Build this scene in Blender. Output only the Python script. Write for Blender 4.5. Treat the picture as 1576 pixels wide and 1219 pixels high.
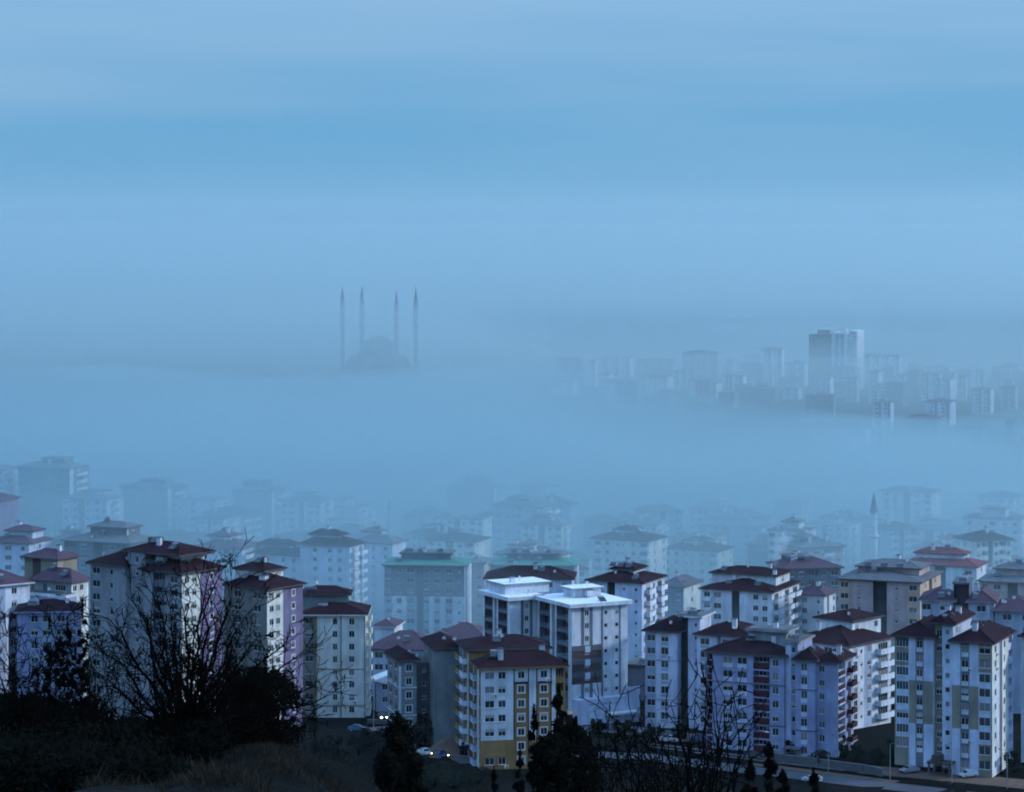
import bpy, math, random
from mathutils import Vector

# ---------------------------------------------------------------- camera, sky, sun, exposure
sc = bpy.context.scene
for o in list(bpy.data.objects):
    bpy.data.objects.remove(o)
C = sc.collection
F, CX, HY = 4250.0, 788.0, 340.0          # focal length and principal point of the photograph, in its pixels

def at(px, py, D):                         # pixel + distance -> place in the world (metres, eye at the origin)
    return Vector(((px - CX) / F * D, D, -(py - HY) / F * D))

cam_d = bpy.data.cameras.new('camera'); cam = bpy.data.objects.new('camera', cam_d); C.objects.link(cam)
cam.location = (0, 0, 0); cam.rotation_euler = (math.pi / 2, 0, 0)
cam_d.sensor_width = 36; cam_d.lens = 36 * F / 1576
cam_d.shift_y = -(609.5 - HY) / 1576
cam_d.clip_start = 0.5; cam_d.clip_end = 60000
sc.camera = cam

SUN_AZ, SUN_EL = math.radians(82), math.radians(24)   # azimuth clockwise from the view direction
world = bpy.data.worlds.new('World'); sc.world = world; world.use_nodes = True
wt = world.node_tree; wt.nodes.clear()
def wn(t, **k):
    n = wt.nodes.new(t)
    for a, v in k.items(): setattr(n, a, v)
    return n
sky = wn('ShaderNodeTexSky', sky_type='NISHITA', sun_disc=False, sun_elevation=SUN_EL, sun_rotation=SUN_AZ,
         altitude=900, air_density=1.0, dust_density=0.6, ozone_density=3.0)
tc = wn('ShaderNodeTexCoord'); sep = wn('ShaderNodeSeparateXYZ')
wt.links.new(tc.outputs['Generated'], sep.inputs[0])
mp = wn('ShaderNodeMapping'); mp.inputs['Scale'].default_value = (5, 5, 60); mp.inputs['Location'].default_value = (3.1, 0.4, 1.7)
wt.links.new(tc.outputs['Generated'], mp.inputs[0])
no = wn('ShaderNodeTexNoise'); no.inputs['Scale'].default_value = 1.0; no.inputs['Detail'].default_value = 4; no.inputs['Roughness'].default_value = 0.45
wt.links.new(mp.outputs[0], no.inputs['Vector'])
# a thin cloud deck whose ragged lower edge hangs a little above the horizon
m1 = wn('ShaderNodeMath', operation='MULTIPLY_ADD'); m1.inputs[1].default_value = 0.055; m1.inputs[2].default_value = -0.0275
wt.links.new(no.outputs['Fac'], m1.inputs[0])
m2 = wn('ShaderNodeMath', operation='ADD'); wt.links.new(sep.outputs['Z'], m2.inputs[0]); wt.links.new(m1.outputs[0], m2.inputs[1])
deck = wn('ShaderNodeMapRange', interpolation_type='SMOOTHSTEP')
deck.inputs['From Min'].default_value = 0.014; deck.inputs['From Max'].default_value = 0.072
wt.links.new(m2.outputs[0], deck.inputs['Value'])
brk = wn('ShaderNodeMapRange'); brk.inputs['From Min'].default_value = 0.30; brk.inputs['From Max'].default_value = 0.72
brk.inputs['To Min'].default_value = 0.62; brk.inputs['To Max'].default_value = 1.0
wt.links.new(no.outputs['Fac'], brk.inputs['Value'])
cf = wn('ShaderNodeMath', operation='MULTIPLY'); wt.links.new(deck.outputs[0], cf.inputs[0]); wt.links.new(brk.outputs[0], cf.inputs[1])
tint = wn('ShaderNodeMix', data_type='RGBA', blend_type='MULTIPLY'); tint.inputs['Factor'].default_value = 1.0
tint.inputs['B'].default_value = (0.40, 0.75, 1.15, 1)
wt.links.new(sky.outputs[0], tint.inputs['A'])
# thin blue veil over the clear strip, brighter cloud towards the zenith as under any overcast
veil = wn('ShaderNodeMix', data_type='RGBA'); veil.inputs['Factor'].default_value = 0.78; veil.inputs['B'].default_value = (1.35, 4.0, 7.0, 1)
wt.links.new(tint.outputs['Result'], veil.inputs['A'])
zen = wn('ShaderNodeMapRange'); zen.inputs['From Min'].default_value = 0.05; zen.inputs['From Max'].default_value = 1.0
wt.links.new(sep.outputs['Z'], zen.inputs['Value'])
dk = wn('ShaderNodeMix', data_type='RGBA'); dk.inputs['A'].default_value = (2.62, 4.75, 7.15, 1); dk.inputs['B'].default_value = (4.7, 9.2, 18.0, 1)
wt.links.new(zen.outputs[0], dk.inputs['Factor'])
mix = wn('ShaderNodeMix', data_type='RGBA')
wt.links.new(dk.outputs['Result'], mix.inputs['B'])
wt.links.new(cf.outputs[0], mix.inputs['Factor']); wt.links.new(veil.outputs['Result'], mix.inputs['A'])
bg = wn('ShaderNodeBackground'); bg.inputs['Strength'].default_value = 0.10
wt.links.new(mix.outputs['Result'], bg.inputs['Color'])
wo = wn('ShaderNodeOutputWorld'); wt.links.new(bg.outputs[0], wo.inputs['Surface'])

sun_d = bpy.data.lights.new('sun', 'SUN'); sun_d.energy = 2.3; sun_d.angle = math.radians(6); sun_d.color = (0.88, 0.95, 1.0)
sun = bpy.data.objects.new('sun', sun_d); C.objects.link(sun)
to_sun = Vector((math.sin(SUN_AZ) * math.cos(SUN_EL), math.cos(SUN_AZ) * math.cos(SUN_EL), math.sin(SUN_EL)))
sun.rotation_euler = (-to_sun).to_track_quat('-Z', 'Y').to_euler()

sc.render.engine = 'CYCLES'
sc.view_settings.view_transform = 'Standard'; sc.view_settings.look = 'None'
sc.view_settings.exposure = 0.0; sc.view_settings.gamma = 1.0; sc.view_settings.use_curve_mapping = False
cy = sc.cycles
cy.use_denoising = True; cy.max_bounces = 4; cy.diffuse_bounces = 2; cy.volume_bounces = 2
cy.transparent_max_bounces = 8; cy.use_adaptive_sampling = True; cy.adaptive_threshold = 0.05; cy.adaptive_min_samples = 24; cy.time_limit = 1000
cy.filter_width = 1.9

# ---------------------------------------------------------------- materials
MATS = {}
def nmat(name, col, rough=0.85, var=0.18, scale=0.35, streak=0.0, spec=0.3, bump=0.0, tile=None):
    if name in MATS: return MATS[name]
    m = bpy.data.materials.new(name); m.use_nodes = True; t = m.node_tree
    p = t.nodes['Principled BSDF']
    p.inputs['Roughness'].default_value = rough; p.inputs['Specular IOR Level'].default_value = spec
    co = t.nodes.new('ShaderNodeTexCoord'); n = t.nodes.new('ShaderNodeTexNoise')
    n.inputs['Scale'].default_value = scale; n.inputs['Detail'].default_value = 6; n.inputs['Roughness'].default_value = 0.62
    t.links.new(co.outputs['Object'], n.inputs['Vector'])
    r = t.nodes.new('ShaderNodeMapRange'); r.inputs['From Min'].default_value = 0.3; r.inputs['From Max'].default_value = 0.7
    r.inputs['To Min'].default_value = 1 - var; r.inputs['To Max'].default_value = 1 + var * 0.5
    t.links.new(n.outputs['Fac'], r.inputs['Value'])
    fac = r.outputs[0]
    if streak:                                   # rain streaks running down the render
        mp_ = t.nodes.new('ShaderNodeMapping'); mp_.inputs['Scale'].default_value = (0.7, 0.7, 0.12)
        t.links.new(co.outputs['Object'], mp_.inputs[0])
        n2 = t.nodes.new('ShaderNodeTexNoise'); n2.inputs['Scale'].default_value = 1.0; n2.inputs['Detail'].default_value = 5
        t.links.new(mp_.outputs[0], n2.inputs['Vector'])
        r2 = t.nodes.new('ShaderNodeMapRange'); r2.inputs['From Min'].default_value = 0.38; r2.inputs['From Max'].default_value = 0.62
        r2.inputs['To Min'].default_value = 1 - streak; r2.inputs['To Max'].default_value = 1.0
        t.links.new(n2.outputs['Fac'], r2.inputs['Value'])
        mm = t.nodes.new('ShaderNodeMath'); mm.operation = 'MULTIPLY'
        t.links.new(fac, mm.inputs[0]); t.links.new(r2.outputs[0], mm.inputs[1]); fac = mm.outputs[0]
    if tile:                                     # fine courses of roof tiles
        w = t.nodes.new('ShaderNodeTexWave'); w.wave_type = 'BANDS'; w.bands_direction = 'DIAGONAL'
        w.inputs['Scale'].default_value = tile; w.inputs['Distortion'].default_value = 1.0
        t.links.new(co.outputs['Object'], w.inputs['Vector'])
        b2 = t.nodes.new('ShaderNodeBump'); b2.inputs['Strength'].default_value = 0.5; b2.inputs['Distance'].default_value = 0.08
        t.links.new(w.outputs['Fac'], b2.inputs['Height']); t.links.new(b2.outputs[0], p.inputs['Normal'])
    hm = t.nodes.new('ShaderNodeMix'); hm.data_type = 'RGBA'; hm.blend_type = 'MULTIPLY'; hm.inputs['Factor'].default_value = 1
    hm.inputs['A'].default_value = (*col, 1)
    cc = t.nodes.new('ShaderNodeCombineColor')
    for k in range(3): t.links.new(fac, cc.inputs[k])
    t.links.new(cc.outputs[0], hm.inputs['B']); t.links.new(hm.outputs['Result'], p.inputs['Base Color'])
    if bump:
        b = t.nodes.new('ShaderNodeBump'); b.inputs['Strength'].default_value = bump; b.inputs['Distance'].default_value = 0.1
        t.links.new(n.outputs['Fac'], b.inputs['Height']); t.links.new(b.outputs[0], p.inputs['Normal'])
    MATS[name] = m
    return m

def emat(name, col, strength):
    m = bpy.data.materials.new(name); m.use_nodes = True; p = m.node_tree.nodes['Principled BSDF']
    p.inputs['Base Color'].default_value = (*col, 1); p.inputs['Emission Color'].default_value = (*col, 1)
    p.inputs['Emission Strength'].default_value = strength; MATS[name] = m
    return m

def wall(name, col): return nmat(name, col, 0.9, 0.30, 0.18, streak=0.20)
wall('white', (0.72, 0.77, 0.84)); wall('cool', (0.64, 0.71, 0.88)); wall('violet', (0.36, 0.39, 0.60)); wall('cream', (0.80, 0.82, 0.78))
wall('ochre', (0.40, 0.26, 0.09)); wall('tan', (0.33, 0.30, 0.24)); wall('peach', (0.62, 0.46, 0.36)); wall('lilac', (0.21, 0.18, 0.31))
wall('greygreen', (0.25, 0.28, 0.29)); wall('grey', (0.33, 0.35, 0.38)); wall('darkgrey', (0.13, 0.13, 0.15)); wall('brown', (0.10, 0.075, 0.07))
wall('slate', (0.17, 0.19, 0.24)); wall('maroon', (0.075, 0.018, 0.028)); wall('pink', (0.52, 0.40, 0.40)); wall('bluewall', (0.40, 0.47, 0.60))
wall('deepgrey', (0.06, 0.06, 0.07)); wall('amber', (0.34, 0.20, 0.085))
nmat('roofred', (0.034, 0.012, 0.020), 0.9, 0.45, 0.4, tile=1.6, streak=0.3, spec=0.12)
nmat('roofbright', (0.21, 0.045, 0.06), 0.8, 0.25, 0.5, tile=1.6)
nmat('roofviolet', (0.10, 0.055, 0.08), 0.85, 0.25, 0.5, tile=1.6)
nmat('roofgrey', (0.14, 0.15, 0.16), 0.8, 0.3, 0.5, tile=1.6)
nmat('roofgreen', (0.07, 0.25, 0.19), 0.7, 0.25, 0.5, tile=1.6)
nmat('snow', (0.86, 0.88, 0.90), 0.75, 0.10, 0.6)
nmat('tar', (0.10, 0.10, 0.10), 0.9, 0.35, 0.6)
nmat('fascia', (0.10, 0.085, 0.085), 0.7, 0.15, 0.8)
nmat('framewhite', (0.70, 0.70, 0.70), 0.5, 0.08, 2)
nmat('glassdark', (0.025, 0.032, 0.042), 0.18, 0.3, 0.7, spec=0.6)
nmat('glassmid', (0.07, 0.085, 0.10), 0.2, 0.3, 0.7, spec=0.6)
nmat('curtain', (0.24, 0.24, 0.25), 0.35, 0.35, 3.0, spec=0.6)
nmat('blindcloth', (0.42, 0.42, 0.42), 0.8, 0.2, 2)
nmat('metal', (0.30, 0.31, 0.33), 0.45, 0.2, 1)
nmat('darkmetal', (0.05, 0.05, 0.055), 0.5, 0.2, 1)
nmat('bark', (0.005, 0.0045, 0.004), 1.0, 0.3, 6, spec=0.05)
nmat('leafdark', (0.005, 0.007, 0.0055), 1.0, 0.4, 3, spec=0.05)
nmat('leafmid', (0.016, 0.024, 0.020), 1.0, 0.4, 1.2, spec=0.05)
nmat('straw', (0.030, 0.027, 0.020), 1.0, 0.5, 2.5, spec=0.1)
nmat('asphalt', (0.085, 0.085, 0.10), 0.6, 0.25, 0.3, bump=0.1)
nmat('kerbstone', (0.18, 0.18, 0.19), 0.9, 0.25, 0.8)
nmat('concrete', (0.13, 0.13, 0.14), 0.9, 0.3, 0.6, streak=0.2)
nmat('earthbrown', (0.15, 0.095, 0.07), 1.0, 0.35, 0.5, bump=0.5)
nmat('paint', (0.7, 0.7, 0.7), 0.6, 0.2, 2)
nmat('carwhite', (0.62, 0.63, 0.65), 0.25, 0.06, 1, spec=0.6)
nmat('carblue', (0.05, 0.09, 0.22), 0.25, 0.06, 1, spec=0.6)
nmat('cardark', (0.03, 0.03, 0.035), 0.25, 0.06, 1, spec=0.6)
nmat('carsilver', (0.33, 0.34, 0.36), 0.25, 0.06, 1, spec=0.6)
nmat('rubber', (0.015, 0.015, 0.015), 0.9, 0.2, 2)
emat('headlight', (1.0, 0.72, 0.36), 18); emat('headlight_white', (1.0, 0.95, 0.85), 40); emat('lampwindow', (0.75, 0.85, 1.0), 1.2)

# ---------------------------------------------------------------- mesh helpers
class MB:
    def __init__(s): s.v, s.f, s.m, s.mats, s.smooth = [], [], [], [], False
    def mi(s, m):
        if m not in s.mats: s.mats.append(m)
        return s.mats.index(m)
    def quad(s, pts, m):
        i = len(s.v); s.v += [tuple(p) for p in pts]; s.f.append(tuple(range(i, i + len(pts)))); s.m.append(s.mi(m))
    def box(s, x0, x1, y0, y1, z0, z1, m, top=None, bottom=True):
        i = len(s.v); k = s.mi(m); kt = s.mi(top) if top else k
        s.v += [(x0,y0,z0),(x1,y0,z0),(x1,y1,z0),(x0,y1,z0),(x0,y0,z1),(x1,y0,z1),(x1,y1,z1),(x0,y1,z1)]
        for q in ((0,1,5,4),(1,2,6,5),(2,3,7,6),(3,0,4,7)): s.f.append(tuple(i + a for a in q)); s.m.append(k)
        s.f.append((i+4,i+5,i+6,i+7)); s.m.append(kt)
        if bottom: s.f.append((i+3,i+2,i+1,i)); s.m.append(k)
    def tube(s, a, b, ra, rb, m, n=5):
        a, b = Vector(a), Vector(b); d = b - a
        if d.length < 1e-6: return
        d.normalize(); u = d.cross(Vector((0, 0, 1)) if abs(d.z) < 0.9 else Vector((1, 0, 0))).normalized(); w = d.cross(u)
        i = len(s.v); k = s.mi(m)
        for c, r in ((a, ra), (b, rb)):
            for j in range(n):
                t = 2 * math.pi * j / n; s.v.append(tuple(c + u * (r * math.cos(t)) + w * (r * math.sin(t))))
        for j in range(n): s.f.append((i + j, i + (j+1) % n, i + n + (j+1) % n, i + n + j)); s.m.append(k)
    def lathe(s, prof, m, n=12, c=(0, 0)):
        i = len(s.v); k = s.mi(m)
        for r, z in prof:
            for j in range(n):
                t = 2 * math.pi * j / n; s.v.append((c[0] + r * math.cos(t), c[1] + r * math.sin(t), z))
        for a in range(len(prof) - 1):
            for j in range(n):
                s.f.append((i + a*n + j, i + a*n + (j+1) % n, i + (a+1)*n + (j+1) % n, i + (a+1)*n + j)); s.m.append(k)
        s.f.append(tuple(i + (len(prof)-1)*n + j for j in range(n))); s.m.append(k)
    def mesh(s, name):
        me = bpy.data.meshes.new(name); me.from_pydata(s.v, [], s.f)
        for m in s.mats: me.materials.append(MATS[m])
        me.polygons.foreach_set('material_index', s.m)
        if s.smooth: me.polygons.foreach_set('use_smooth', [True] * len(s.f))
        me.update(); return me
    def build(s, name, parent=None, loc=(0, 0, 0), rz=0):
        return put(name, s.mesh(name), parent, loc, rz)

def put(name, me, parent=None, loc=(0, 0, 0), rz=0):
    o = bpy.data.objects.new(name, me); C.objects.link(o); o.parent = parent; o.location = loc; o.rotation_euler = (0, 0, rz)
    return o
def tag(o, label=None, cat=None, group=None, kind=None):
    if label: o['label'] = label
    if cat: o['category'] = cat
    if group: o['group'] = group
    if kind: o['kind'] = kind
    return o
def empty(name, loc, rz=0):
    o = bpy.data.objects.new(name, None); o.empty_display_size = 0.5; C.objects.link(o); o.location = loc; o.rotation_euler = (0, 0, rz)
    return o

# ---------------------------------------------------------------- terrain
KN = [(-400, 60), (-60, 8), (0, -1.7), (25, -5.4), (40, -8.3), (50, -9.75), (55, -11.8), (75, -18.5), (200, -52), (400, -103), (450, -112.5), (510, -115.5),
      (605, -115.5), (680, -119.5), (800, -126), (1000, -136), (1500, -147), (20000, -147)]
def lin(kn, x):
    if x <= kn[0][0]: return kn[0][1]
    for (a, p), (b, q) in zip(kn, kn[1:]):
        if x <= b: t = (x - a) / (b - a); return p + (q - p) * t
    return kn[-1][1]
def sstep(a, b, x):
    t = min(1, max(0, (x - a) / (b - a))); return t * t * (3 - 2 * t)
def hz(x, y):
    z = lin(KN, y)
    if 10 < y < 75:      # the grassy brow drops away to the right
        w = sstep(10, 40, y) * (1 - sstep(62, 75, y))
        z += w * (-1.6 * sstep(-3.9, -0.4, x) + 0.16 * math.sin(x * 1.3 + 0.6) + 0.10 * math.sin(x * 3.1 + y * 0.7) + 0.12 * math.sin(y * 0.9))
    return z
def ground_px(px, py, lo=480, hi=1500):    # where a pixel's ray meets the ground
    for _ in range(50):
        m = 0.5 * (lo + hi); p = at(px, py, m)
        if p.z > hz(p.x, p.y): lo = m
        else: hi = m
    return at(px, py, lo)

ys = [-300, -150, -60, -20, 0] + [2 * k for k in range(1, 45)] + list(range(95, 500, 15)) + list(range(505, 700, 6)) + list(range(720, 1600, 40)) + [1700, 2000, 2500, 3200, 4200, 6000, 9000]
xs = [-5000, -2500, -1200, -700, -400, -250, -180, -140] + list(range(-120, 121, 6)) + [140, 180, 250, 400, 700, 1200, 2500, 5000]
xs = sorted(set(xs + [v * 0.5 for v in range(-24, 25)]))
tb = MB(); tb.smooth = True; rg = random.Random(5)
for y in ys:
    for x in xs:
        n = 0.10 * rg.uniform(-1, 1) if y < 560 and y > 5 else 0.0
        tb.v.append((x, y, hz(x, y) + n * (0.5 if y < 80 else 2.0)))
nx = len(xs)
def ground_material():
    m = bpy.data.materials.new('ground'); m.use_nodes = True; t = m.node_tree; p = t.nodes['Principled BSDF']
    p.inputs['Roughness'].default_value = 1; p.inputs['Specular IOR Level'].default_value = 0.05
    co = t.nodes.new('ShaderNodeTexCoord'); n = t.nodes.new('ShaderNodeTexNoise'); n.inputs['Scale'].default_value = 0.06
    n.inputs['Detail'].default_value = 10; n.inputs['Roughness'].default_value = 0.7
    t.links.new(co.outputs['Object'], n.inputs['Vector'])
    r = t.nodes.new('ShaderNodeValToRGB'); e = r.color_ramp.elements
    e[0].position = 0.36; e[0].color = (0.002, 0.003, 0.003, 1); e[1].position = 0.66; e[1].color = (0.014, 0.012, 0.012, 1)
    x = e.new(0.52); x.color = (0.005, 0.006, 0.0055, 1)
    t.links.new(n.outputs['Fac'], r.inputs[0]); t.links.new(r.outputs[0], p.inputs['Base Color'])
    n2 = t.nodes.new('ShaderNodeTexNoise'); n2.inputs['Scale'].default_value = 0.9; n2.inputs['Detail'].default_value = 8
    t.links.new(co.outputs['Object'], n2.inputs['Vector'])
    b = t.nodes.new('ShaderNodeBump'); b.inputs['Strength'].default_value = 0.7; b.inputs['Distance'].default_value = 0.5
    t.links.new(n2.outputs['Fac'], b.inputs['Height']); t.links.new(b.outputs[0], p.inputs['Normal'])
    MATS['ground'] = m
ground_material()
k = tb.mi('ground')
for j in range(len(ys) - 1):
    for i in range(nx - 1):
        a = j * nx + i; tb.f.append((a, a + 1, a + nx + 1, a + nx)); tb.m.append(k)
tag(tb.build('ground'), kind='structure')

# ---------------------------------------------------------------- buildings
FH = 3.0
WINC = {}
def window_mesh(w, h, glass, frame, surround):
    key = (round(w, 2), round(h, 2), glass, frame, surround)
    if key in WINC: return WINC[key]
    b = MB(); t = 0.07; d = 0.12
    if glass == 'blind':
        zb_ = h * (0.35 if int(w * 10) % 2 else 0.6); b.quad([(-w/2 + t, d - .02, zb_), (w/2 - t, d - .02, zb_), (w/2 - t, d - .02, h - t), (-w/2 + t, d - .02, h - t)], 'blindcloth'); glass = 'glassdark'
    b.quad([(-w/2, d, 0), (w/2, d, 0), (w/2, d, h), (-w/2, d, h)], glass)
    for x0, x1, z0, z1 in ((-w/2, -w/2+t, 0, h), (w/2-t, w/2, 0, h), (-w/2+t, w/2-t, 0, t), (-w/2+t, w/2-t, h-t, h)):
        b.quad([(x0, d-.05, z0), (x1, d-.05, z0), (x1, d-.05, z1), (x0, d-.05, z1)], frame)
    if w > 1.0: b.box(-0.035, 0.035, d-.045, d-.005, t, h-t, frame)
    if w > 2.4:
        for s in (-1, 1): b.box(s*w/4-0.03, s*w/4+0.03, d-.045, d-.005, t, h-t, frame)
    if surround:
        s = 0.22
        for x0, x1, z0, z1 in ((-w/2-s, -w/2, -s, h+s), (w/2, w/2+s, -s, h+s), (-w/2, w/2, -s, 0), (-w/2, w/2, h, h+s)):
            b.box(x0, x1, -0.06, -0.004, z0, z1, surround)
    else:
        b.box(-w/2-0.08, w/2+0.08, -0.10, 0.03, -0.07, -0.003, frame)
    WINC[key] = b.mesh('window'); return WINC[key]
BALC = {}
def balcony_mesh(w, d, m, hgt=1.05, rail=False):
    key = (round(w, 1), d, m, hgt, rail)
    if key in BALC: return BALC[key]
    b = MB(); t = 0.12; w = round(w, 1)
    b.box(-w/2, w/2, -d, -0.004, -0.16, 0, 'white')
    if rail:
        b.box(-w/2, w/2, -d, -d+0.05, hgt-0.07, hgt, 'metal')
        n = max(4, int(w / 0.25))
        for k in range(n + 1):
            x = -w/2 + 0.02 + (w - 0.04) * k / n; b.box(x-.02, x+.02, -d, -d+.04, 0, hgt-.07, 'metal', bottom=False)
    else:
        b.box(-w/2, w/2, -d, -d+t, 0, hgt, m)
        b.box(-w/2, -w/2+t, -d+t, -0.006, 0, hgt, m); b.box(w/2-t, w/2, -d+t, -0.006, 0, hgt, m)
    BALC[key] = b.mesh('balcony'); return BALC[key]

def ac_mesh():
    if 'ac' not in BALC:
        b = MB(); b.box(-.4, .4, -.36, -.03, 0, .55, 'framewhite'); b.tube((0.1, -.362, .28), (0.1, -.37, .28), .2, .2, 'darkmetal', 8); b.quad([(-.1, -.366, .1), (.3, -.366, .1), (.3, -.366, .46), (-.1, -.366, .46)], 'darkmetal'); BALC['ac'] = b.mesh('air_conditioner')
    return BALC['ac']
def dish_mesh():
    if 'dish' not in BALC:
        b = MB(); b.tube((0, 0, 0), (0, 0, .9), .04, .04, 'darkmetal', 5); b.tube((0, -.05, .95), (0, -.2, 1.0), .12, .42, 'framewhite', 10); b.tube((0, -.1, .9), (0, -.55, 1.02), .02, .02, 'darkmetal', 4); BALC['dish'] = b.mesh('satellite_dish')
    return BALC['dish']
PLACED = []
class Building:
    def __init__(s, name, label, px, ey, D, rz=0, cat='apartment building', group=None, seed=0, base=None, mat='white'):
        s.D, s.px = D, px; PLACED.append((px, D, label))
        p = at(px, ey, D); s.X, s.rz = p.x, math.radians(rz)
        gz = min(hz(p.x, p.y), hz(p.x + 12, p.y + 15), hz(p.x - 12, p.y + 15)) - 0.6
        if base is not None: gz = base
        s.H = p.z - gz
        s.root = tag(empty(name, (p.x, p.y, gz), s.rz), label, cat, group)
        s.rng = random.Random(seed * 7919 + int(px * 13)); s.mat = mat
    def u(s, px, y=0.0):            # local x on the plane (local y) that projects to pixel column px
        t = (px - CX) / F; c, n = math.cos(s.rz), math.sin(s.rz)
        ox, oy = s.X - n * y, s.D + c * y
        return (t * oy - ox) / (c - t * n)
    def v(s, px, x=0.0, y=0.0):     # depth along the side plane (local x) that projects to pixel column px
        t = (px - CX) / F; c, n = math.cos(s.rz), math.sin(s.rz)
        ox, oy = s.X + c * x, s.D + n * x
        return (t * oy - ox) / (-n - t * c)
    def block(s, x0, x1, y0, y1, top=0.0, bottom=None, front='p', left='p', right='p', back='p', mat=None, roof=None, floors=None, skip=0, fh=FH):
        mat = mat or s.mat
        zt = s.H + top; zb = 0.0 if bottom is None else s.H + bottom
        wb = MB()
        for spec, (ox, oy, dx, dy, W) in ((front, (x0, y0, 1, 0, x1-x0)), (right, (x1, y0, 0, 1, y1-y0)), (left, (x0, y1, 0, -1, y1-y0)), (back, (x1, y1, -1, 0, x1-x0))):
            s.facade(wb, spec, ox, oy, dx, dy, W, zt, zb, mat, floors, skip, fh)
        wb.build('wall', s.root)
        if roof: s.roof(x0, x1, y0, y1, zt, *roof)
        else:
            rb = MB(); rb.box(x0 + .002, x1 - .002, y0 + .002, y1 - .002, zt - 0.3, zt - 0.003, 'tar'); rb.build('roof', s.root)
    def facade(s, wb, spec, ox, oy, dx, dy, W, zt, zb, mat, floors, skip, fh):
        nx_, ny_ = dy, -dx
        P = lambda u, z, d=0.0: (ox + dx*u - nx_*d, oy + dy*u - ny_*d, z)
        if spec in (None, 'p'):
            wb.quad([P(0, zb), P(W, zb), P(W, zt), P(0, zt)], mat); return
        if isinstance(spec, str): spec = s.auto(spec, W)
        tot = sum(b[1] for b in spec); u0 = 0.0; ang = math.atan2(dy, dx)
        nf = int((zt - zb) / fh) if floors is None else min(floors, int((zt - zb) / fh))
        for bay in spec:
            kind, w = bay[0], bay[1] * W / tot; op = bay[2] if len(bay) > 2 else {}
            bm_ = op.get('m', mat); u1 = u0 + w; rngs = op.get('r', ())
            if kind == 'g':          # a deep stair slot, glazed
                d = op.get('d', 1.2); gm = op.get('gm', 'deepgrey')
                wb.quad([P(u0, zb), P(u0, zb, d), P(u0, zt, d), P(u0, zt)], bm_); wb.quad([P(u1, zb, d), P(u1, zb), P(u1, zt), P(u1, zt, d)], bm_)
                wb.quad([P(u0, zb, d), P(u1, zb, d), P(u1, zt, d), P(u0, zt, d)], gm)
                u0 = u1; continue
            for f in range(nf + 1):
                z1 = zt - f * fh; z0 = max(zb, z1 - fh)
                if z1 - zb < 0.02: break
                cm = bm_
                for (a, b_, mm) in rngs:
                    if a <= f <= b_: cm = mm
                if kind == 'p' or f >= nf - skip or f == nf or f in op.get('no', ()):
                    wb.quad([P(u0, z0), P(u1, z0), P(u1, z1), P(u0, z1)], cm); continue
                if kind == 'l':
                    a, b_, c0, c1, d = u0 + 0.12, u1 - 0.12, z0 + op.get('sill', 1.05), z1 - 0.35, op.get('d', 1.3)
                elif kind == 'b':
                    a, b_, c0, c1, d = u0 + w*0.2, u1 - w*0.2, z0 + 0.1, z0 + 2.3, 0.14
                else:
                    ww = min(op.get('w', {'w': 1.45, 'W': 2.2, 's': 0.8, 't': 1.2}[kind]), w - 0.3); hh = op.get('h', {'w': 1.45, 'W': 1.5, 's': 0.9, 't': 2.0}[kind])
                    c = (u0 + u1) / 2; a, b_, c0 = c - ww/2, c + ww/2, z0 + op.get('s0', 0.85 if kind != 't' else 0.5); c1 = c0 + hh; d = 0.14
                wb.quad([P(u0, z0), P(a, z0), P(a, z1), P(u0, z1)], cm); wb.quad([P(b_, z0), P(u1, z0), P(u1, z1), P(b_, z1)], cm)
                sp = op.get('sp', cm)
                wb.quad([P(a, z0), P(b_, z0), P(b_, c0), P(a, c0)], sp); wb.quad([P(a, c1), P(b_, c1), P(b_, z1), P(a, z1)], cm)
                wb.quad([P(a, c0), P(a, c0, d), P(a, c1, d), P(a, c1)], cm); wb.quad([P(b_, c0, d), P(b_, c0), P(b_, c1), P(b_, c1, d)], cm)
                wb.quad([P(a, c0), P(b_, c0), P(b_, c0, d), P(a, c0, d)], cm); wb.quad([P(a, c1, d), P(b_, c1, d), P(b_, c1), P(a, c1)], cm)
                r = s.rng.random(); gl = (op.get('gl') if r < 0.7 else None) or ('glassdark' if r < 0.4 else 'glassmid' if r < 0.64 else 'curtain' if r < 0.82 else 'blind')
                fr = op.get('fr', 'framewhite')
                if kind == 'l':
                    if op.get('glz'):      # glazed-in balcony
                        wb.quad([P(a, c0, d), P(b_, c0, d), P(b_, c1, d), P(a, c1, d)], cm)
                        s.win(b_ - a, c1 - c0, gl, fr, None, P((a + b_)/2, c0, 0.0), ang)
                    else:
                        wb.quad([P(a, c0, d), P(b_, c0, d), P(b_, c1, d), P(a, c1, d)], op.get('bk', cm))
                        s.win(min(1.8, (b_ - a) * 0.7), min(1.5, c1 - c0 - 0.1), 'glassdark', fr, None, P((a + b_)/2, c0 + 0.02, d - 0.2), ang)
                else:
                    s.win(b_ - a, c1 - c0, gl, fr, op.get('sur'), P((a + b_)/2, c0), ang)
                    if s.D < 760 and kind in 'wW' and s.rng.random() < 0.09: put('air_conditioner', ac_mesh(), s.root, P(b_ + 0.1, c0 - 0.75), ang)
                    if kind == 'b':
                        o = put('balcony', balcony_mesh(w * 0.94, op.get('d', 1.2), op.get('pm', 'white'), op.get('ph', 1.05), op.get('rail', False)), s.root, P((u0 + u1)/2, z0 + 0.05), ang)
            u0 = u1
    def win(s, w, h, gl, fr, sur, loc, ang):
        w = round(w * 5) / 5 if not sur and w > 2 else round(w, 1)
        put('window', window_mesh(w, round(h, 1), gl, fr, sur), s.root, loc, ang)
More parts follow.
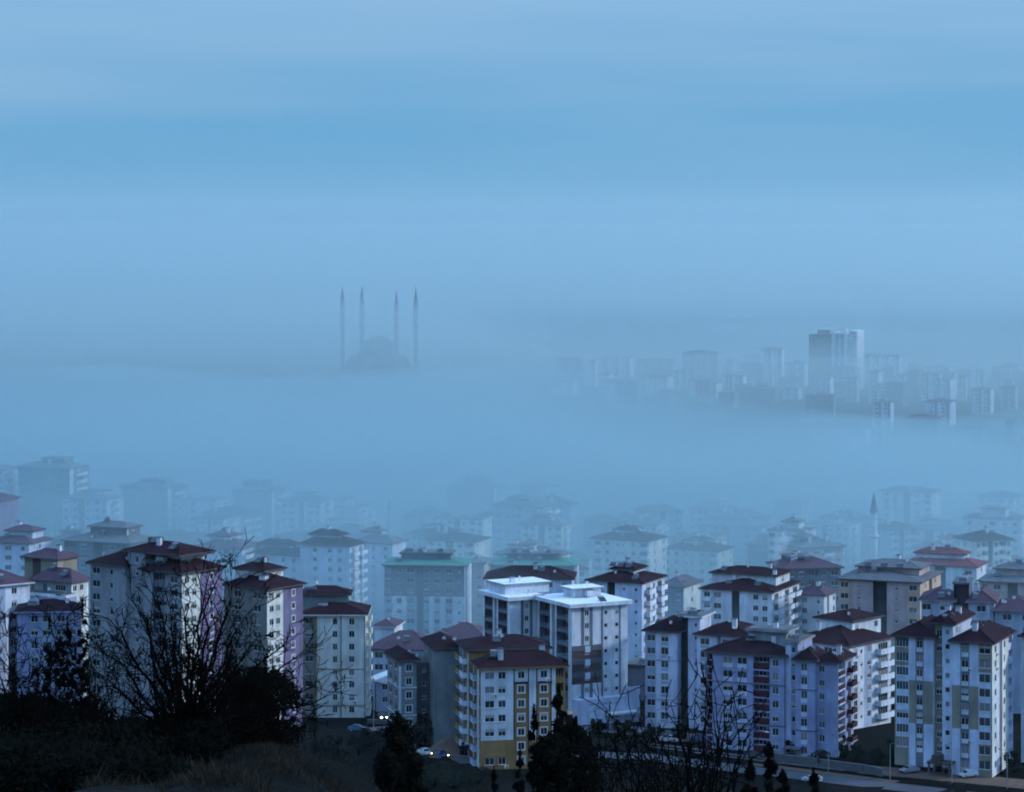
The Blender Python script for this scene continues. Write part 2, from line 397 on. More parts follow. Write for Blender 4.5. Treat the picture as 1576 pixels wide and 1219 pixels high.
    def auto(s, code, W):
        # compact bay strings such as 'p w b w p'; 'A' picks a plausible rhythm for the width
        base = {'p': 0.8, 'w': 2.6, 'W': 3.2, 's': 1.8, 'b': 3.4, 'l': 3.2, 'g': 2.4, 't': 2.2}
        if code == 'A':
            code = s.rng.choice(['wWbw', 'bwpgpwb', 'lwpgpwl', 'WwlwW', 'wlgwlw']) if W > 14 else s.rng.choice(['wWw', 'bww', 'lwl', 'wbw'])
        return [(c, base[c]) for c in code.replace(' ', '')]
    def roof(s, x0, x1, y0, y1, z, kind='hip', h=2.2, ov=0.7, mat='roofred', fm='fascia', chim=1):
        X0, X1, Y0, Y1 = x0 - ov, x1 + ov, y0 - ov, y1 + ov
        b = MB()
        if kind == 'hip':
            zf = z + 0.32
            b.box(X0, X1, Y0, Y1, z + 0.004, zf, fm, top=mat)
            zf += 0.003
            if X1 - X0 >= Y1 - Y0:
                k = (Y1 - Y0) / 2 * 0.9; m = (Y0 + Y1) / 2; A, B = (X0 + k, m, zf + h), (X1 - k, m, zf + h)
                if A[0] > B[0]: A = B = ((X0 + X1)/2, m, zf + h)
                b.quad([(X0, Y0, zf), (X1, Y0, zf), B, A], mat); b.quad([(X1, Y1, zf), (X0, Y1, zf), A, B], mat)
                b.quad([(X0, Y1, zf), (X0, Y0, zf), A], mat); b.quad([(X1, Y0, zf), (X1, Y1, zf), B], mat)
            else:
                k = (X1 - X0) / 2 * 0.9; m = (X0 + X1) / 2; A, B = (m, Y0 + k, zf + h), (m, Y1 - k, zf + h)
                b.quad([(X1, Y0, zf), (X1, Y1, zf), B, A], mat); b.quad([(X0, Y1, zf), (X0, Y0, zf), A, B], mat)
                b.quad([(X0, Y0, zf), (X1, Y0, zf), A], mat); b.quad([(X1, Y1, zf), (X0, Y1, zf), B], mat)
            for P_, Q in (((X0, Y0, zf), A), ((X1, Y0, zf), B if X1 - X0 >= Y1 - Y0 else A), (A, B)): b.tube(P_, Q, 0.11, 0.11, mat, 5)
        elif kind == 'flat':
            b.box(X0, X1, Y0, Y1, z + 0.004, z + h, fm, top=mat)
        elif kind == 'canopy':
            b.box(X0, X1, Y0, Y1, z + 0.004, z + h, fm, top=mat)
            b.box(X0 + 0.3, X1 - 0.3, Y0 + 0.3, Y1 - 0.3, z + h + .004, z + h + 0.12, mat)
        r = b.build('roof', s.root)
        if s.D < 1000:
            for k in range(s.rng.randint(1, 3)):
                x, y = s.rng.uniform(x0 + (x1-x0)*.15, x1 - (x1-x0)*.15), s.rng.uniform(y0 + 1.0, y0 + (y1-y0)*.5)
                t = min(1, min((y - Y0) / ((Y1 - Y0)/2*.9), (x - X0) / ((Y1 - Y0)/2), (X1 - x) / ((Y1 - Y0)/2))) if kind == 'hip' else 1
                zz = z + (0.3 + h*max(0, t) if kind == 'hip' else h)
                if s.rng.random() < .5: put('satellite_dish', dish_mesh(), r, (x, y, zz - .05), s.rng.uniform(-.6, .6))
                else: s.tank(x, y, zz - .1, r)
        for k in range(chim):
            cx, cy_ = s.rng.uniform(x0 + (x1-x0)*.2, x1 - (x1-x0)*.2), s.rng.uniform(y0 + (y1-y0)*.15, y0 + (y1-y0)*.7)
            s.chimney(r, cx, cy_, z, h)
        return r
    def chimney(s, r, x, y, z, h, w=0.55, hh=1.3, m='white'):
        c = MB(); c.box(x - w, x + w, y - w*.7, y + w*.7, z + 0.4, z + h + hh, m); c.box(x - w - .12, x + w + .12, y - w*.7 - .12, y + w*.7 + .12, z + h + hh + .004, z + h + hh + .15, 'darkgrey')
        c.build('chimney', r)
    def course(s, x0, x1, y0, y1, dz, m='grey'):
        b = MB(); z = s.H + dz
        b.box(x0 - .08, x1 + .08, y0 - .08, y0 - .003, z, z + 0.28, m); b.box(x1 + .003, x1 + .08, y0 - .003, y1, z, z + 0.28, m); b.box(x0 - .08, x0 - .003, y0 - .003, y1, z, z + 0.28, m)
        b.build('string_course', s.root)
    def strip(s, x0, x1, y, z0, z1, m, name='facade_strip', d=0.07, rel=True):
        b = MB(); h = s.H if rel else 0; b.box(x0, x1, y - d, y - 0.003, h + z0, h + z1, m); return b.build(name, s.root)
    def side_strip(s, x, y0, y1, z0, z1, m, sgn=1, d=0.07):
        b = MB(); a, c = (x + .003, x + d) if sgn > 0 else (x - d, x - .003); b.box(a, c, y0, y1, s.H + z0, s.H + z1, m); b.build('facade_strip', s.root)
    def tank(s, x, y, z, parent=None):
        b = MB(); b.tube((x - .7, y, z + 1.0), (x + .7, y, z + 1.0), .32, .32, 'metal', 8)
        for k in (-.5, .5): b.box(x + k - .04, x + k + .04, y - .04, y + .04, z, z + .7, 'darkmetal', bottom=False)
        b.quad([(x - .9, y - 1.5, z + .1), (x + .9, y - 1.5, z + .1), (x + .9, y - .3, z + .9), (x - .9, y - .3, z + .9)], 'glassdark'); b.build('solar_heater', parent or s.root)
    def antenna(s, x, y, z, h=3):
        b = MB(); b.tube((x, y, z), (x, y, z + h), .05, .03, 'darkmetal', 4); b.tube((x - .5, y, z + h*.85), (x + .5, y, z + h*.85), .025, .025, 'darkmetal', 4); b.tube((x - .35, y, z + h*.65), (x + .35, y, z + h*.65), .025, .025, 'darkmetal', 4)
        b.build('antenna', s.root)

ROOFH = lambda h=2.2, ov=0.7, mat='roofred', fm='fascia', chim=1: ('hip', h, ov, mat, fm, chim)

# --- the white and amber block in the middle foreground
def amber_block():
    b = Building('apartment_block', 'white and amber apartment block with maroon trim, nearest in the middle foreground', 740, 1031, 580, 11, seed=1, mat='white')
    W = b.u(870)
    base = (5, 12, 'amber'); top = (0, 0, 'white')
    am = dict(m='amber', r=(top,), sur='framewhite', w=1.35, h=1.5); wh = dict(r=(base,))
    fr = [('p', 5, wh), ('W', 17, dict(r=(base,), w=2.0, h=1.5, no=(5,))), ('p', 3, wh), ('w', 15, dict(r=(base,), w=1.6, h=1.5, no=(5,))), ('p', 10, wh), ('p', 2, dict(m='maroon', r=(base,))),
          ('w', 20, am), ('p', 2, dict(m='maroon')), ('p', 11, wh), ('p', 2, dict(m='maroon')), ('w', 20, am), ('p', 2, dict(m='maroon')), ('p', 6, wh), ('l', 13, dict(m='amber', sill=0.9, d=1.6, bk='darkgrey')), ('p', 2, dict(m='amber'))]
    lf = [('p', 0.5), ('b', 3.4, dict(pm='bluewall', d=0.9, m='amber')), ('p', 1.6, dict(m='white')), ('s', 2.0, dict(m='amber'))]
    b.block(0, W, 0, 9, front=fr, left=lf, right='p', mat='white', roof=ROOFH(2.6, 0.7, 'roofred', 'amber', 2))
    b.block(1.6, W, 9.002, 12.5, top=-0.1, left=[('g', 1, dict(d=0.8))], mat='slate')
    l2 = [('p', 1, dict(m='amber')), ('b', 4.2, dict(pm='amber', d=1.1, m='bluewall')), ('p', 0.8, dict(m='amber')), ('b', 4.2, dict(pm='white', d=1.1, m='amber')), ('p', 1.2, dict(m='white'))]
    b.block(-0.4, W - 1, 12.504, 25, top=2.0, left=l2, mat='amber', roof=ROOFH(2.0, 0.8, 'roofred', 'fascia', 1))
    for x0, x1 in ((b.u(792), b.u(814)), (b.u(828), b.u(850))): b.strip(x0, x1, 0, -3.25, -2.85, 'maroon', 'trim')
    y = 25.004
    b.block(b.u(668, y), b.u(712, y), y, y + 14, top=0.6, front=[('p', 1, dict(m='greygreen'))], left=[('p', 1), ('s', 2), ('p', 6)], mat='greygreen', roof=ROOFH(1.9, 0.8, 'roofred', 'fascia', 0))
    b.chimney(b.root, 5.2, 3.4, b.H, 0.6, 0.6, 1.2); b.chimney(b.root, 13, 5.5, b.H, 1.0, 0.5, 1.3, 'brown')
amber_block()

def grey_green():
    b = Building('apartment_block', 'low grey-green apartment block with white framed windows left of the amber block', 615, 1019, 605, 16, seed=2, mat='greygreen')
    W = b.u(641); d = b.v(596)
    su = dict(sur='white', w=1.3, h=1.5)
    b.block(0, W, 0, d, front=[('p', 1.1), ('w', 2.6, su), ('p', 0.6)], left=[('p', 1), ('W', 3, dict(gl='glassmid')), ('p', 1), ('W', 3, dict(gl='glassmid')), ('p', 1)], roof=ROOFH(1.8, 0.8, 'roofred', 'darkgrey', 0))
    b.block(W + .003, b.u(669, 3), 3, d, top=-0.9, front=[('p', 1), ('s', 1), ('p', 1)], mat='darkgrey')
    b.strip(-0.05, 0.35, 0, -14, -1, 'white', 'corner_strip'); b.side_strip(0, 0.003, 0.4, -14, -1, 'white', -1)
    for dz in (-5.9, -12.0): b.course(0, W, 0, d, dz, 'white')
grey_green()

# --- the modern white pair with snow-white flat roofs
def modern_pair():
    b = Building('apartment_block', 'modern white apartment block with bright white flat roofs and dark recessed strips', 880, 936, 644, 28, seed=3, mat='white')
    W = b.u(966)
    dk = dict(m='slate'); band = (3, 5, 'brown')
    fr = [('p', 14, dict(r=(band,))), ('p', 5, dict(m='slate', r=(band,))), ('w', 8, dict(w=1.1, h=1.3, r=(band,))), ('p', 5, dict(m='slate', r=(band,))), ('p', 14, dict(r=(band,))), ('p', 2, dk),
          ('s', 8, dict(w=0.95)), ('p', 9), ('s', 8, dict(w=0.95)), ('p', 2, dk), ('p', 11)]
    lf = [('p', 1), ('l', 5, dict(d=1.6, sill=0.5, m='slate', bk='deepgrey')), ('p', 0.8), ('g', 1.4, dict(d=0.7)), ('p', 0.8), ('l', 5.5, dict(d=1.8, sill=0.5, m='slate', bk='deepgrey')), ('p', 1.6)]
    d = b.v(827)
    flat = ('flat', 0.9, 0.9, 'snow', 'white', 0)
    b.block(0, W, 0, d, front=fr, left=lf, right=[('p', 1), ('w', 2), ('w', 2), ('p', 1)], roof=flat, floors=7)
    for x in (b.u(925.5), b.u(953)): b.strip(x, x + 0.35, 0, -22.4, -0.6, 'slate', 'dark_frame')
    b.strip(b.u(925.5) + .352, b.u(953) - .002, 0, -22.4, -22.05, 'slate', 'dark_frame')
    for z in (-9.0, -12.1, -15.2): b.strip(0.02, b.u(925) , 0, z - 1.3, z, 'darkgrey', 'dark_band', 0.16)
    for z in (-10.7, -13.8, -16.9): b.strip(b.u(900), b.u(908), 0.0, z - 0.0, z + 1.5, 'cool', 'window_panel', 0.2)
    # left wing of the pair
    p = at(785, 925, 656); dx, dy = p.x - b.X, p.y - b.D
    c, n = math.cos(b.rz), math.sin(b.rz); lx, ly = c*dx + n*dy, -n*dx + c*dy
    W2 = b.u(832, ly) - lx; d2 = b.v(741, lx, ly)
    fr2 = [('p', 12, dict(r=((3, 5, 'brown'),))), ('p', 3, dict(m='slate')), ('w', 7, dict(w=1.1, h=1.3)), ('p', 3, dict(m='slate')), ('p', 9, dict(r=((3, 5, 'brown'),)))]
    b.block(lx, lx + W2, ly, ly + 14, front=fr2, left=lf, roof=flat, floors=7)
    # roof-top boxes
    z = 0.91
    b.block(lx + 0.8, lx + W2 + 4.5, ly + 4.0, ly + 12.5, top=z + 2.2, bottom=z, front='p', left=[('W', 4), ('p', 4)], roof=('flat', 0.35, 0.5, 'snow', 'grey', 1))
    b.block(W*0.36, W*0.85, d*0.52, d*0.82, top=z + 2.0, bottom=z, front=[('p', 3), ('w', 3), ('p', 2)], roof=('flat', 0.3, 0.7, 'snow', 'grey', 0))
    b.chimney(b.root, W*0.60, d*0.46, b.H + z, 0.8, 0.9, 1.0)
    # podium wall with a sign of two dark lines
    y = -2.2
    x0, x1 = b.u(889, y), b.u(984, y)
    pb = MB(); zt = (b.root.location.z); D_ = b.D
    top = lambda py: -(py - HY) / F * (D_ - 1) - zt
    pb.box(x0, x1, y, -0.004, 0, top(1078), 'cool'); pb.box(b.u(962, y), x1, y - 0.3, y - 0.004, 0, top(1064), 'cool')
    pod = pb.build('podium', b.root)
    ab = MB(); ab.box(b.u(930, y), b.u(976, y), y - 2.2, y - 0.31, top(1103), top(1100), 'snow'); ab.build('awning', b.root)
    rn = random.Random(9)
    for (pa, pc, py, hh) in ((908, 949, 1080, 0.5), (914, 940, 1086, 0.5)):
        u_ = b.u(pa, y); ue = b.u(pc, y); lb = MB(); zz = top(py) - 0.25 - 1.0
        while u_ < ue:
            w = rn.uniform(0.25, 0.42)
            lb.box(u_, u_ + 0.09, y - 0.05, y - 0.003, zz, zz + hh, 'slate')
            t = rn.choice((0, hh*0.45, hh - 0.1)); lb.box(u_ + .091, u_ + w, y - 0.05, y - 0.003, zz + t, zz + t + 0.1, 'slate')
            if rn.random() < 0.6: lb.box(u_ + w - .09, u_ + w - 0.002, y - 0.05, y - 0.003, zz + 0.1 + (t == 0) * .005, zz + hh*0.9, 'slate') if t not in (0, hh - 0.1) else None
            u_ += w + (0.5 if rn.random() < 0.14 else 0.12)
        lb.build('lettering', b.root)
modern_pair()

# --- right hand front row
def violet_block():
    b = Building('apartment_block', 'pale violet apartment block with a column of maroon balconies in the right front row', 1207, 1012, 598, -24, seed=4, mat='violet')
    x0, xb = b.u(1087), 0
    ml = dict(m='violet', sp='maroon', sill=1.45, d=1.3, bk='darkgrey'); sp = dict(sp='cool', w=1.6, h=1.7)
    fr = [('l', 10, dict(m='violet', sp='maroon', sill=1.2, d=1.1, bk='darkgrey')), ('p', 14), ('W', 17, dict(sp='cool')), ('p', 4), ('W', 18, dict(sp='cool')), ('p', 7),
          ('l', 26, ml), ('w', 16, dict(w=1.4, h=1.6)), ('p', 5)]
    b.block(x0, xb, 0, 14, front=fr, right='p', left='p', roof=ROOFH(2.3, 0.8, 'roofred', 'fascia', 1), floors=7)
    for dz in (-6.4, -15.2): b.course(x0, xb, 0, 14, dz, 'slate')
    # stair tower
    xs1 = b.u(1225, -0.3)
    b.block(xb + .004, xs1, 0.9, 11, top=3.1, front=[('p', 2.2, dict(m='cool')), ('s', 2.2, dict(w=1.1, h=1.2, gl='glassdark')), ('p', 0.6)], right=[('p', 1), ('s', 2), ('p', 2)], mat='violet', roof=('canopy', 0.4, 0.6, 'tar', 'grey', 0))
    b.block(x0 + 8, xb - 1.5, 6, 12, top=4.4, bottom=0.9, right=[('W', 4), ('p', 2)], mat='grey', roof=('canopy', 0.5, 0.8, 'roofgrey', 'grey', 1))
    # right wing
    x2, x3 = xs1 + .004, b.u(1256)
    b.block(x2, x3, -0.6, 8, top=-0.4, front=[('p', 5), ('w', 11, dict(sp='cool', h=1.7)), ('p', 8)], right='p', mat='violet', roof=ROOFH(2.3, 0.7, 'roofred', 'fascia', 0), floors=8)
    x4 = b.u(1290, 0.8)
    rt = [('l', 5, dict(sp='maroon', m='cool', d=1.2, bk='darkgrey')), ('p', 1), ('b', 3.5, dict(pm='maroon', d=1.3)), ('p', 1)]
    b.block(x3 + .004, x4, 0.8, 12, top=-0.7, front=[('p', 2), ('w', 9, dict(w=1.3)), ('p', 12), ('s', 4), ('p', 2)], right=rt, mat='violet', roof=ROOFH(1.9, 0.7, 'roofred', 'fascia', 1), floors=8)
    for dz in (-6.8, -15.6): b.course(x2, x3, -0.6, 8, dz, 'slate')
    cb = MB(); u0 = b.u(1206, -2.6); cb.box(u0, u0 + 3.6, -3.2, -0.1, 2.7, 2.95, 'darkgrey'); cb.box(u0 + .1, u0 + .5, -3.0, -2.6, 0, 2.69, 'darkgrey'); cb.box(u0 + 3.1, u0 + 3.5, -3.0, -2.6, 0, 2.69, 'darkgrey'); cb.build('entrance_canopy', b.root)
    x = b.u(1180); lw = MB(); lw.box(x - .45, x + .45, 0.05, 0.1, b.H - 17.6, b.H - 16.5, 'lampwindow'); lw.build('lit_window', b.root)
violet_block()

def pale_pair():
    b = Building('apartment_block', 'pale apartment block with a dark stair recess behind the violet block', 993, 972, 640, -22, seed=5, mat='cool')
    x1 = b.u(1042); d = 13
    b.block(0, x1, 0, d, front=[('p', 2, dict(m='bluewall')), ('W', 14, dict(m='bluewall')), ('p', 7), ('W', 13, dict(sp='bluewall', h=1.7)), ('p', 12)], roof=ROOFH(2.4, 0.7, 'roofred', 'fascia', 0), floors=7)
    x2 = b.u(1060, 2); b.block(x1 + .003, x2, 3.0, 10, top=3.6, front=[('g', 1, dict(d=0.8))], mat='slate', roof=('canopy', 0.4, 0.9, 'roofgrey', 'grey', 0))
    x3 = b.u(1077, 1.5); b.block(x2 + .003, x3, 1.5, 10, top=3.6, front=[('p', 3), ('s', 2, dict(gl='glassdark')), ('p', 1)], right='p', mat='cool', roof=('canopy', 0.4, 0.9, 'roofgrey', 'white', 1))
    x4 = b.u(1152, -1); b.block(x3 + .003, x4, -0.8, d, front=[('p', 3), ('W', 13, dict(sp='bluewall')), ('p', 8), ('p', 4, dict(m='slate')), ('W', 13), ('p', 5), ('w', 10), ('p', 4)], right=[('p', 1), ('b', 3.5, dict(pm='white')), ('w', 2.6), ('b', 3.5, dict(pm='white'))], roof=ROOFH(2.5, 0.8, 'roofred', 'fascia', 1), floors=7)
    for dz in (-6.6, -15.7): b.course(0, x1, 0, d, dz, 'bluewall'); b.course(x3 + .1, x4, -0.8, d, dz, 'bluewall')
pale_pair()

def balcony_side():
    b = Building('apartment_block', 'white apartment block with long bright side balconies between the violet and tan-striped blocks', 1307, 996, 634, -40, seed=6, mat='white')
    d = b.v(1371)
    rt = [('p', 1.2), ('w', 2.4), ('s', 2.0), ('p', 0.8, dict(m='bluewall')), ('w', 2.2, dict(m='bluewall')), ('p', 1.2), ('b', 6.0, dict(pm='white', d=1.5, ph=1.15))]
    b.block(-16, 0, 0, d, front='WwWw', right=rt, roof=ROOFH(3.0, 0.8, 'roofred', 'fascia', 1), floors=7)
    b.block(-15, -5, d*0.5, d*1.2, top=4.2, bottom=0.5, front=[('p', 4)], right=[('w', 3), ('p', 3), ('w', 3)], roof=ROOFH(1.6, 0.7, 'roofred', 'fascia', 0))
    b.antenna(-5, 6, b.H + 2, 4)
balcony_side()

def tan_striped():
    b = Building('apartment_block', 'tall pale block with tan vertical stripes and a sunlit cream side at the right edge', 1527, 992, 572, -24, seed=7, mat='cool')
    T = (3, 5, 'tan'); O = (0, 2, 'tan')
    x0 = b.u(1377); xl = b.u(1436); xm = b.u(1452, 1.4); xr = b.u(1466, 0.4); d = b.v(1559)
    ll = lambda: ('l', 19, dict(m='tan', r=((2, 6, 'cool'),), glz=True, d=1.0, sill=0.9, gl='glassmid'))
    b.block(x0, xl, 0, d, top=0.4, front=[('p', 2, dict(m='tan')), ll(), ('p', 10, dict(r=(T,))), ('w', 12, dict(w=1.3, h=1.5, m='slate', sp='white')), ('p', 14, dict(r=(T,)))], left='wWw', roof=ROOFH(2.6, 0.8, 'roofred', 'fascia', 0), floors=8)
    b.block(xl + .003, xm, 1.6, d - 2, top=3.4, front=[('p', 1, dict(m='tan')), ('W', 10, dict(m='tan', gl='glassdark', w=1.7, h=1.5, s0=0.2)), ('p', 1, dict(m='tan'))], left='p', mat='tan', roof=ROOFH(1.4, 0.9, 'roofred', 'fascia', 1), floors=9)
    b.block(xm + .003, xr, 0.5, d - 2, top=3.4, front=[('p', 3), ('s', 8, dict(w=1.0, h=1.1, gl='glassdark')), ('p', 3)], right=[('w', 3), ('p', 4)], roof=ROOFH(1.4, 0.9, 'roofred', 'fascia', 1), floors=9)
    rt = [('p', 0.9, dict(m='cream')), ('w', 3.2, dict(m='cream', r=((2, 9, 'white'),))), ('p', 1.4, dict(m='white')), ('p', 2.2, dict(m='slate')), ('w', 3.2, dict(m='cream')), ('p', 1.5, dict(m='cream')), ('l', 3, dict(d=1.2)), ('p', 0.5)]
    b.block(xr + .003, 0, 0, d, front=[('p', 13, dict(r=(T,))), ('w', 14, dict(w=1.5, h=1.5, m='slate', sp='white')), ('p', 14, dict(r=(T,))), ll(), ('p', 2, dict(m='tan'))], right=rt, roof=ROOFH(2.6, 0.8, 'roofred', 'fascia', 1), floors=9)
    b.block(1.5, 12, d + 1, d + 16, top=-1.0, front=[('w', 2), ('w', 2), ('p', 1)], right=[('w', 2), ('b', 3), ('w', 2)], mat='white', roof=ROOFH(2.2, 0.7, 'roofred', 'fascia', 0))
    cb = MB(); u0 = b.u(1428, -2.4); zt = 3.2; cb.box(u0, u0 + 5.2, -3.4, -0.05, zt, zt + .35, 'brown'); cb.box(u0 + .2, u0 + .6, -3.2, -2.8, 0, zt - .01, 'darkgrey'); cb.box(u0 + 4.6, u0 + 5.0, -3.2, -2.8, 0, zt - .01, 'darkgrey'); cb.box(u0 + .8, u0 + 2.8, -2.6, -0.05, zt + .36, zt + 1.6, 'brown'); cb.build('entrance_canopy', b.root)
    b.tank(xr + 3, 8, b.H + 2.6); b.antenna(xl - 2, 6, b.H + 2.5, 3.5)
tan_striped()

# --- left hand group
def cream_tower():
    b = Building('apartment_block', 'cream apartment tower with ochre vertical strips in the left middle', 562, 948, 657, 0, seed=8, mat='cream')
    x0 = b.u(466); xm = b.u(486)
    b.block(x0, xm, 1.2, 15, front=[('p', 2, dict(m='tan')), ('W', 12, dict(m='greygreen')), ('p', 3, dict(m='tan'))], roof=None, mat='greygreen')  # set-back left part; its shade is put into the darker grey-green wall colour
    fr = [('p', 2.2, dict(m='tan')), ('p', 22), ('w', 9, dict(w=1.3, h=1.5)), ('p', 3), ('p', 2.4, dict(m='tan')), ('p', 10), ('w', 10, dict(w=1.4, h=1.5)), ('p', 13), ('p', 2, dict(m='tan'))]
    b.block(xm + .003, 0, 0, 15, front=fr, right=[('p', 1), ('b', 4, dict(pm='cream', d=1.1)), ('p', 1), ('w', 3), ('p', 1), ('b', 4, dict(pm='cream', d=1.0))], roof=None, floors=8)
    b.roof(x0, 0, 0, 15, b.H, 'hip', 2.8, 0.8, 'roofred', 'cream', 1)
    b.block(x0 - 0.5, x0 + 10.5, 5, 12, top=4.2, bottom=0.5, front='p', right='p', mat='greygreen', roof=ROOFH(1.5, 0.8, 'roofred', 'fascia', 0))
    b.chimney(b.root, x0 + 4.6, 4.2, b.H + 1.0, 0.5, 1.1, 1.1); b.block(x0 - .2, x0 + 2.8, 6.5, 9, top=5.8, bottom=4.3, mat='slate')
    for dz in (-12.9, -21.6): b.course(xm, 0, 0, 15, dz, 'tan')
cream_tower()

def lilac_block(name, label, px, ey, D, rz, pl, pr, seed, recess=True):
    b = Building(name, label, px, ey, D, rz, seed=seed, mat='greygreen')
    x0 = b.u(pl); d = b.v(pr)
    rt = [('p', 0.5, dict(m='cream')), ('w', 2.2, dict(m='cream', w=1.4)), ('w', 2.2, dict(m='cream', w=1.4)), ('p', 0.6, dict(m='cream')), ('p', 2.4, dict(m='lilac')), ('w', 2.2, dict(m='lilac', sur='white', w=1.0, h=1.3)), ('p', 2.2, dict(m='lilac'))]
    wd = -x0
    if recess:
        xa, xc = x0 + wd*0.40, x0 + wd*0.58
        b.block(x0, xa, 0, d, top=0.3, front=[('W', 3.4, dict(gl='glassdark')), ('p', 1.6), ('s', 2, dict(h=1.3, gl='glassdark')), ('p', 3.2)], left='p', mat='grey', roof=ROOFH(2.6, 0.8, 'roofred', 'fascia', 0))
        b.block(xa + .003, xc, 0.8, d, top=3.6, front=[('p', 2), ('s', 2, dict(h=1.4, gl='glassdark')), ('p', 2)], mat='grey', roof=None)
        b.roof(xa - 1.5, 1 - wd*0.12, 1.6, d - 1, b.H + 3.6, 'hip', 2.0, 0.9, 'roofred', 'fascia', 1)
        b.block(xc + .003, -wd*0.14, 4, d - 1.5, top=3.58, bottom=0.5, right=[('p', 2), ('w', 2), ('p', 1)], mat='cream')
        b.block(xc + .006, 0, 0, d - .01, front=[('p', 3), ('l', 3.2, dict(m='slate', bk='darkgrey')), ('p', 1.4), ('W', 3), ('p', 0.8)], right=rt, mat='grey', roof=ROOFH(2.8, 0.9, 'roofred', 'fascia', 0))
        b.chimney(b.root, -wd*0.30, 2.6, b.H + 0.8, 1.0, 1.0, 1.2)
        b.block(xa + 1, xa + 4, 6, 8, top=6.6, bottom=5.4, mat='darkgrey')
    else:
        b.block(x0, 0, 0, d, front=[('p', 2), ('W', 3), ('p', 2), ('W', 3), ('p', 1)], right=rt, mat='greygreen', roof=ROOFH(2.8, 0.9, 'roofred', 'fascia', 0))
        b.block(x0, x0 + wd*0.62, d*0.35, d*0.9, top=3.4, bottom=0.5, right=[('p', 2), ('w', 2), ('p', 1)], mat='cream', roof=ROOFH(1.6, 0.8, 'roofred', 'fascia', 1))
        b.chimney(b.root, -wd*0.30, 3.4, b.H + 0.6, 1.0, 0.9, 1.1)
    return b
lilac_block('apartment_block', 'large grey apartment block with cream and lilac sunlit side behind the bare shrub', 280, 884, 613, -36, 139, 342, 9)
lilac_block('apartment_block', 'narrower block with cream windows and lilac side next to the cream tower', 411, 909, 630, -36, 345, 466, 10, False)

def left_edge():
    b = Building('apartment_block', 'white apartment wing with dark roof cut by the left edge of the picture', -30, 905, 655, 38, seed=11, mat='white')
    W = b.u(46)
    b.block(0, W, 0, 12, front=[('p', 2), ('w', 3), ('p', 2, dict(m='bluewall')), ('p', 1), ('w', 3), ('p', 3)], left='p', right='p', roof=('hip', 3.0, 0.9, 'roofviolet', 'white', 0))
    b = Building('apartment_block', 'low block with a terrace and two stacked maroon roofs at far left', 110, 898, 690, -30, seed=12, mat='grey')
    x0 = b.u(52); d = b.v(136)
    b.block(x0, 0, 0, d, front=[('p', 2), ('t', 3, dict(gl='glassdark')), ('p', 1), ('W', 5, dict(w=3.2)), ('p', 1)], right=[('w', 2, dict(m='cream')), ('w', 2, dict(m='cream')), ('p', 1, dict(m='cream'))], roof=ROOFH(2.8, 0.9, 'roofviolet', 'fascia', 0))
    b.block(b.u(14), b.u(88, 6), 6, 14, top=4.6, bottom=-12, front=[('p', 3), ('p', 3, dict(m='brown')), ('p', 6)], right='p', mat='tan', roof=ROOFH(1.8, 0.9, 'roofviolet', 'fascia', 1))
    b.block(x0 - 1, 1.5, -4, -0.01, top=-3.2, front=[('p', 3), ('W', 3), ('p', 4)], mat='violet', roof=('flat', 0.8, 0.2, 'tar', 'white', 0))
    b = Building('apartment_block', 'low violet block with a maroon roof behind the upright shrubs at left', 26, 944, 628, 6, seed=13, mat='violet')
    W = b.u(122)
    b.block(b.u(13, 2), -.003, 2, 12, front=[('l', 2, dict(bk='darkgrey'))], mat='slate')
    b.block(0, W, 0, 12, front=[('p', 18), ('W', 11), ('p', 4), ('W', 14, dict(m='bluewall')), ('p', 6), ('W', 12), ('p', 6), ('w', 8), ('p', 4)], right=[('w', 2), ('w', 2)], roof=ROOFH(1.9, 0.7, 'roofred', 'violet', 2))
    b = Building('apartment_block', 'small dark-roofed block just peeping in at the lower left edge', -16, 952, 640, 30, seed=14, mat='cool')
    b.block(0, b.u(9), 0, 9, front=[('w', 2)], roof=ROOFH(1.5, 0.7, 'roofgrey', 'fascia', 0))
left_edge()

